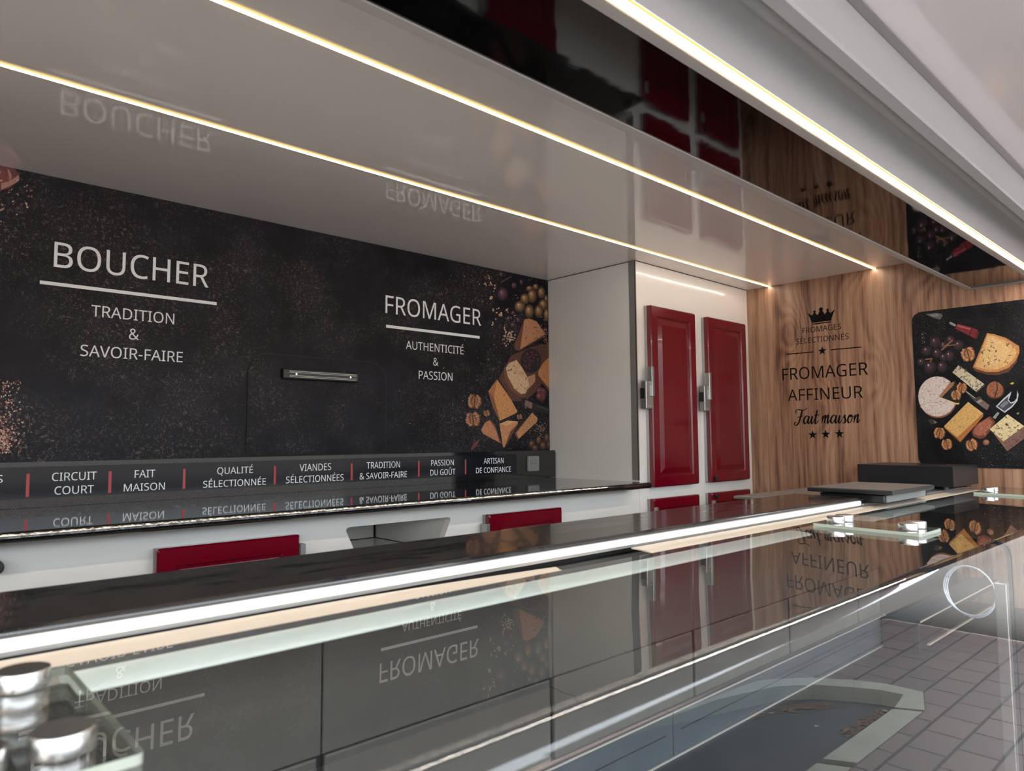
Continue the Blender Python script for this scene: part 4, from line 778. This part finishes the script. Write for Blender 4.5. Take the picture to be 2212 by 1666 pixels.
for q in range(120):
    x, y = rr.uniform(140, 480), rr.uniform(785, 1140)
    if mk(x, y):
        a = rr.uniform(-.5, .5); l = rr.uniform(8, 24); w = rr.uniform(1.4, 3)
        A.poly(c8([(x-l*math.cos(a), y-l*math.sin(a)), (x, y-w-4), (x+l*math.cos(a), y+l*math.sin(a)), (x, y+w-3)]), rr.choice([(176, 128, 110), (150, 98, 80), (198, 160, 146), (248, 236, 228), (246, 232, 224)]), .000006)
wn_(520, 888, 48); wn_(470, 950, 46)
P8([(548, 912), (556, 908), (640, 972), (676, 960), (690, 972), (700, 990), (640, 1012), (600, 975)], (70, 62, 60)); P8([(640, 1010), (684, 980), (764, 1040), (740, 1084)], (128, 108, 98)); P8([(652, 1010), (684, 990), (700, 1002), (668, 1022)], (176, 164, 156)); P8([(560, 915), (640, 975), (636, 980), (556, 922)], (190, 182, 176))
A.ell(1950+812/4.0634, 620+908/4.0634, 78/4.0634, 76/4.0634, (84, 48, 32), 0, 26, .03); A.ell(1950+808/4.0634, 620+902/4.0634, 72/4.0634, 70/4.0634, (168, 104, 70), 0, 26, .03)
marks(A, c8, (755, 850, 875, 960), 34, (112, 64, 42), (5, 11), lambda x, y: (x-808)**2+(y-902)**2 < 62**2); P8([(822, 832), (832, 836), (836, 900), (812, 978), (800, 974), (826, 900)], (52, 28, 20))
FK = [(818, 1050), (880, 985), (955, 918), (944, 960), (930, 992), (950, 1014), (982, 1004), (1002, 975), (1006, 910), (1018, 945), (1008, 1000), (960, 1058), (896, 1106)]
P8([(790, 1145), (832, 1098), (850, 1108), (812, 1160)], (160, 156, 156)); P8(FK, (214, 214, 220)); P8([(832, 1050), (885, 998), (932, 958), (922, 995), (948, 1024), (984, 1016), (1000, 996), (954, 1048), (894, 1092)], (70, 72, 82)); P8([(850, 1050), (890, 1010), (920, 1000), (930, 1020), (880, 1062)], (128, 130, 138))
P8([(758, 1138), (770, 1136), (812, 1182), (790, 1242), (720, 1322), (680, 1336), (620, 1312), (604, 1272), (640, 1210)], (120, 64, 48)); P8([(752, 1146), (790, 1190), (768, 1236), (706, 1300), (668, 1310), (628, 1290), (620, 1268), (652, 1216)], (172, 104, 78)); marks(A, c8, (640, 1180, 770, 1300), 12, (206, 140, 112), (6, 14))
P8([(708, 1110), (706, 1138), (505, 1364), (480, 1322)], (186, 118, 58)); P8([(362, 1225), (480, 1320), (506, 1364), (372, 1246)], (160, 98, 52)); YB8 = [(575, 1010), (708, 1110), (480, 1322), (362, 1225)]; P8(YB8, (228, 180, 108)); marks(A, c8, (400, 1060, 660, 1280), 9, (140, 84, 44), (4, 9), inpoly(YB8))
BK = [(920, 1118), (1066, 1222), (885, 1356), (763, 1250)]
L8 = [(763, 1250), (885, 1356), (918, 1442), (780, 1266)]; R8 = [(885, 1356), (1066, 1222), (1085, 1318), (918, 1442)]
P8(L8, (150, 106, 86)); P8(R8, (134, 98, 88)); P8(BK, (236, 216, 164)); marks(A, c8, (780, 1130, 1050, 1340), 26, (54, 46, 44), (6, 16), inpoly(BK)); marks(A, c8, (890, 1260, 1075, 1430), 18, (92, 58, 52), (6, 14), inpoly(R8))
for x, y, r in ((325, 1285, 52), (390, 1382, 50), (607, 1388, 54)): wn_(x, y, r)
A.ell(1950+732/4.0634, 620+1365/4.0634, 7, 6.2, (136, 92, 66)); A.ell(1950+736/4.0634, 620+1360/4.0634, 4.6, 4, (176, 130, 100))
P8([(940, 850), (966, 834), (978, 846), (962, 858)], (204, 176, 60)); P8([(1000, 1106), (1024, 1100), (1022, 1116), (1004, 1120)], (170, 146, 110)); P8([(222, 1165), (262, 1160), (300, 1190), (262, 1206), (240, 1200)], (58, 56, 54)); P8([(276, 1170), (304, 1192), (276, 1200)], (150, 128, 92))
A.build('printed_picture', po)
# ------------------------------------------------------------------ front service ledge (granite) and glass display case
led_ = thing('service_ledge', 'dusty black granite service ledge behind the glass display case', 'worktop', (.3, 1.12, -.23))
m = MB().mat(M['grand'])
nz = [(.9985+.007*(1-math.sin(a)), -.2205+.0075*math.cos(a) if a < PI/2 else -.2205+.004*math.cos(a)) for a in [i*PI/8 for i in range(9)]]
m.prism_x([(1.247, -.213), (1.247, -.2245)]+nz[::-1], XL, 2.60); m.build('slab', None, led_)
m = MB().mat(M['blackmetal']); m.box(XL, 2.60, 1.20, 1.235, ZFLOOR, -.2245); m.build('support_panel', None, led_)

dc = thing('display_case', 'long curved-glass refrigerated display case in front of the black ledge', 'display case', (.8, .75, -1.3))
# bent glass panes
TH, YG, RG = .008, .4255, .034
TILT = .0165
def ztop(y): return -.2405+TILT*(y-.475)
def pane(x0, x1):
    yc, zc = YG+RG, -.2405-RG
    flat = [(.878, ztop(.878)), (.62, ztop(.62)), (.472, ztop(.472))]
    def arc(r, n=40): return [(yc+r*math.cos(a), zc+r*math.sin(a)) for a in [PI/2+PI/2*i/n for i in range(n+1)]]
    outer = flat+arc(RG)+[(YG, zc-.006), (YG, -.95)]
    inner = [(y, z-TH) for y, z in flat]+arc(RG-TH)+[(YG+TH, zc-.006), (YG+TH, -.95)]
    m = MB(); m.mat(M['glass']); m.mat(M['gedged']); m.mat(M['glassin'])
    n = len(outer); rows = []
    for x in (x0, x1): rows.append(([m.bm.verts.new((x, *q)) for q in outer], [m.bm.verts.new((x, *q)) for q in inner]))
    (A0, B0), (A1, B1) = rows
    for i in range(n-1):
        for a, b in ((A0, A1), (B0, B1)):
            f = m.bm.faces.new((a[i], a[i+1], b[i+1], b[i])); f.smooth = True; f.material_index = 0 if a is A0 else 2
    for a, b in ((A0, B0), (A1, B1)):
        for i in range(n-1): f = m.bm.faces.new((a[i], a[i+1], b[i+1], b[i])); f.material_index = 1
    for i in (0, n-1): f = m.bm.faces.new((A0[i], B0[i], B1[i], A1[i])); f.material_index = 1
    return m.build('glass_pane', None, dc)
JO = (.096, 1.932, 3.38)
pane(-1.75, JO[0]-.0015); pane(JO[0]+.0015, JO[1]-.0015); pane(JO[1]+.0015, JO[2]-.0015); pane(JO[2]+.0015, XE-.01)
for j in JO:
    for k, z in enumerate((ztop(.75)+.0002, ztop(.75)-.0164)):
        m = MB(); m.mat(M['glass']); m.prism([V((x, y, z+TILT*(y-.75))) for x, y in rrect(j-.075, j+.073, .585, .845, .006, 3)], (0, 0, .008))
        m.mat(M['gedge'])
        m.bm.faces.ensure_lookup_table()
        for f in m.bm.faces:
            f.normal_update()
            if abs(f.normal.z) < .5: f.material_index = 1
        cp = m.build('clamp_plate', None, dc)
        if k == 0:
            for dx in (-.028, .028):
                for y in (.628, .803):
                    q = MB().mat(M['steel']); q.cyl((j+dx, y, ztop(y)+.0085+.0085), .0225, .017, 'Z', 40, .0012); q.build('clamp_knob', None, cp)
                    q = MB().mat(M['steel']); q.cyl((j+dx, y, ztop(y)-.0198), .0225, .006, 'Z', 40, .001); q.build('clamp_washer', None, cp)
# frosted light covers hung under the rear edge of each pane
for x0, x1 in ((-1.7, JO[0]-.08), (JO[0]+.078, JO[1]-.10), (JO[1]+.105, JO[2]-.08)):
    m = MB().mat(M['opal'])
    z0 = -.2490
    fs = m.prism_x([(.874+.0385*math.cos(a), -.2535+.0060*math.sin(a)) for a in [2*PI*i/32 for i in range(32)]], x0, x1)
    for f in fs[:32]: f.smooth = True
    m.build('frosted_light_cover', None, dc)
# metal batten under the ledge, its reflected daylight added as a glowing face, cover strips
m = MB().mat(M['alu']); m.box(-1.75, 2.60, 1.0045, 1.022, -.246, -.2252); bat = m.build('edge_batten', None, dc)
m = MB().mat(M['stripglow']); m.box(-1.70, 2.58, .9995, 1.0045, -.2385, -.2255); m.build('batten_glow', None, bat)
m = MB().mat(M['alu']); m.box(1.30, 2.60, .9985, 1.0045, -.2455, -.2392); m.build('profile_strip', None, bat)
m = MB().mat(M['beige'])
def ribbon(name, pts, th=.0025):
    """flexible plastic strip: rear edge (x, y, z) and front edge per station"""
    m = MB().mat(M['beige']); n = len(pts); R = [[m.bm.verts.new(V(p)+V((0, 0, dz))) for p in st] for st in pts for dz in (0,)]; B_ = [[m.bm.verts.new(V(p)-V((0, 0, th))) for p in st] for st in pts]
    k = len(pts[0])
    for i in range(n-1):
        for j in range(k-1):
            for G in (R, B_): f = m.bm.faces.new((G[i][j], G[i+1][j], G[i+1][j+1], G[i][j+1])); f.smooth = True
        for j in (0, k-1): m.bm.faces.new((R[i][j], R[i+1][j], B_[i+1][j], B_[i][j]))
    for i in (0, n-1):
        for j in range(k-1): m.bm.faces.new((R[i][j], R[i][j+1], B_[i][j+1], B_[i][j]))
    return m.build(name, None, dc)
def strip_left(x):
    d = max(0, (x-.55))**1.5*.12
    return [(x, .995-d, -.2465), (x, .967-d*.5, -.2485), (x, .9665-d*.5, -.2500), (x, .914, -.2505), (x, .9135, -.2640)]
ribbon('cover_strip', [strip_left(-1.75+i*.05) for i in range(int((1.02+1.75)/.05)+1)])
def strip_right(x):
    w = math.sin((x-1.25)*2.2)*.004
    d = max(0, 1.75-x)**1.4*.06
    return [(x, .993, -.2440), (x, .965+w, -.2455+w*.5), (x, .918+d, -.2480), (x, .9175+d, -.2600)]
ribbon('cover_strip', [strip_right(1.28+i*.05) for i in range(int((3.8-1.28)/.05)+1)])
# lining: two rows of steel panels behind the glass, blue-grey strip, dark deck
xs = [.037+.524*k for k in range(-4, 6)]
for a, b in zip(xs, xs[1:]+[2.86]):
    if b <= a: continue
    m = MB().mat(M['liner']); m.box(a+.0012, b-.0012, 1.05, 1.062, -.4935, -.27, .0015, 1); m.build('rear_panel', None, dc)
for a, b in zip(xs, xs[1:]+[2.86]):
    m = MB().mat(M['liner']); m.box(a+.006, b-.006, 1.052, 1.064, -.662, -.4965, .004, 2); m.build('rear_panel', None, dc)
for a, b in ((-1.75, .9), (.903, 1.484), (1.487, 2.86)):
    m = MB().mat(M['bluesteel']); m.box(a, b, 1.036, 1.062, -.768, -.667, .001, 1); m.mat(M['trim']); m.box(a, b, 1.0345, 1.038, -.6675, -.664); m.mat(M['seam']); m.box(a+.03, b-.03, 1.0345, 1.037, -.712, -.710); m.build('lower_strip', None, dc)
m = MB().mat(M['black']); m.box(-1.75, XE-.002, .44, 1.07, -.80, -.77); m.mat(M['trim']); m.box(-1.75, 2.86, 1.030, 1.034, -.77, -.766); m.build('deck', None, dc)
m = MB().mat(M['seam']); m.box(-1.75, XE-.002, 1.064, 1.075, -.80, -.262); m.build('back_board', None, dc)
m = MB().mat(M['body']); m.box(-1.75, XE-.002, .43, 1.19, -1.35, -.80); m.build('body_panel', None, dc)
# end unit beyond the steel lining
m = MB().mat(M['blackmetal']); m.box(2.80, XE-.004, .905, 1.03, -.768, -.664, .004); m.mat(M['bluesteel']); m.box(2.80, XE-.004, .90, 1.0, -.664, -.655, .001); m.mat(M['beige']); m.box(2.80, XE-.004, .8985, .9005, -.661, -.656); m.build('end_unit', None, dc)
m = MB().mat(M['glass']); m.box(2.84, 3.82, .888, .892, -.742, -.672); m.build('front_screen', None, dc)
m = MB().mat(M['beige']); m.box(2.84, 3.82, .886, .8945, -.745, -.741); m.build('screen_rail', None, dc)
m = MB().mat(M['alu']); m.box(JO[1]-.012, JO[1]+.012, YG+.010, YG+.034, -.90, -.335, .002); m.build('support_post', None, dc)
m = MB().mat(M['tube']); ctr = V((3.03, .802, -.566))
for k in range(3): m.tube([ctr+V((.012*k-.01+.02*math.cos(a), .088*math.cos(a)*(1-.03*k), .088*math.sin(a)*(1+.02*k)-.004*k)) for a in [i*2*PI/48 for i in range(48)]], .0030, 8, True)
m.build('hose_coil', None, dc)
# low steel shelf to the right of the granite, carrying scale and cash box
sh = thing('side_shelf', 'pale metal shelf at the wood wall carrying the black cash drawer', 'shelf', (3.2, 1.2, -.25))
m = MB().mat(M['alu']); m.box(2.602, XE-.002, 1.0, 1.50, -.246, -.235, .002); m.build('shelf_plate', None, sh)
m = MB().mat(M['body']); m.box(2.62, XE-.004, 1.20, 1.235, ZFLOOR, -.246); m.build('support_panel', None, sh)

sc_ = thing('retail_scale', 'low black scale with flat square platter at the end of the granite ledge', 'scale', (2.83, 1.05, -.235))
m = MB().mat(M['blackmetal']); m.box(2.645, 3.085, .945, 1.17, -.235, -.206, .004); m.mat(M['grey']); m.box(2.66, 3.06, .942, .9455, -.232, -.209); m.build('base', None, sc_)
m = MB().mat(M['blackmetal']); m.box(2.605, 3.03, .900, 1.20, -.202, -.1865, .004); m.mat(M['stone']); m.box(2.612, 3.023, .907, 1.193, -.187, -.1855); m.build('platter', None, sc_)
m = MB().mat(M['black']); m.box(2.66, 3.0, .97, 1.14, -.207, -.2015); m.build('platter_support', None, sc_)

cd = thing('cash_drawer', 'black metal cash drawer on short feet below the poster', 'cash drawer', (3.62, 1.17, -.235))
o = V((3.45, .952, 0)); u = V((.993, -.02, 0)); v_ = V((.16, .987, 0))*.425
def bx(m, z0, z1, i=0, w=.345):
    m.prism([o+V((0, 0, z0))+u*i+v_*i, o+u*(w-i)+v_*i+V((0, 0, z0)), o+u*(w-i)+v_*(1-i)+V((0, 0, z0)), o+u*i+v_*(1-i)+V((0, 0, z0))], (0, 0, z1-z0))
m = MB().mat(M['blackmetal']); bx(m, -.220, -.134); bx(m, -.134, -.1325, .002); m.build('housing', None, cd)
for a, b in ((.08, .1), (.92, .1), (.08, .9), (.92, .9)):
    p = o+u*(.345*a)+v_*b; m = MB().mat(M['black']); m.cyl((p.x, p.y, -.2275), .014, .0148, 'Z', 16); m.build('foot', None, cd)
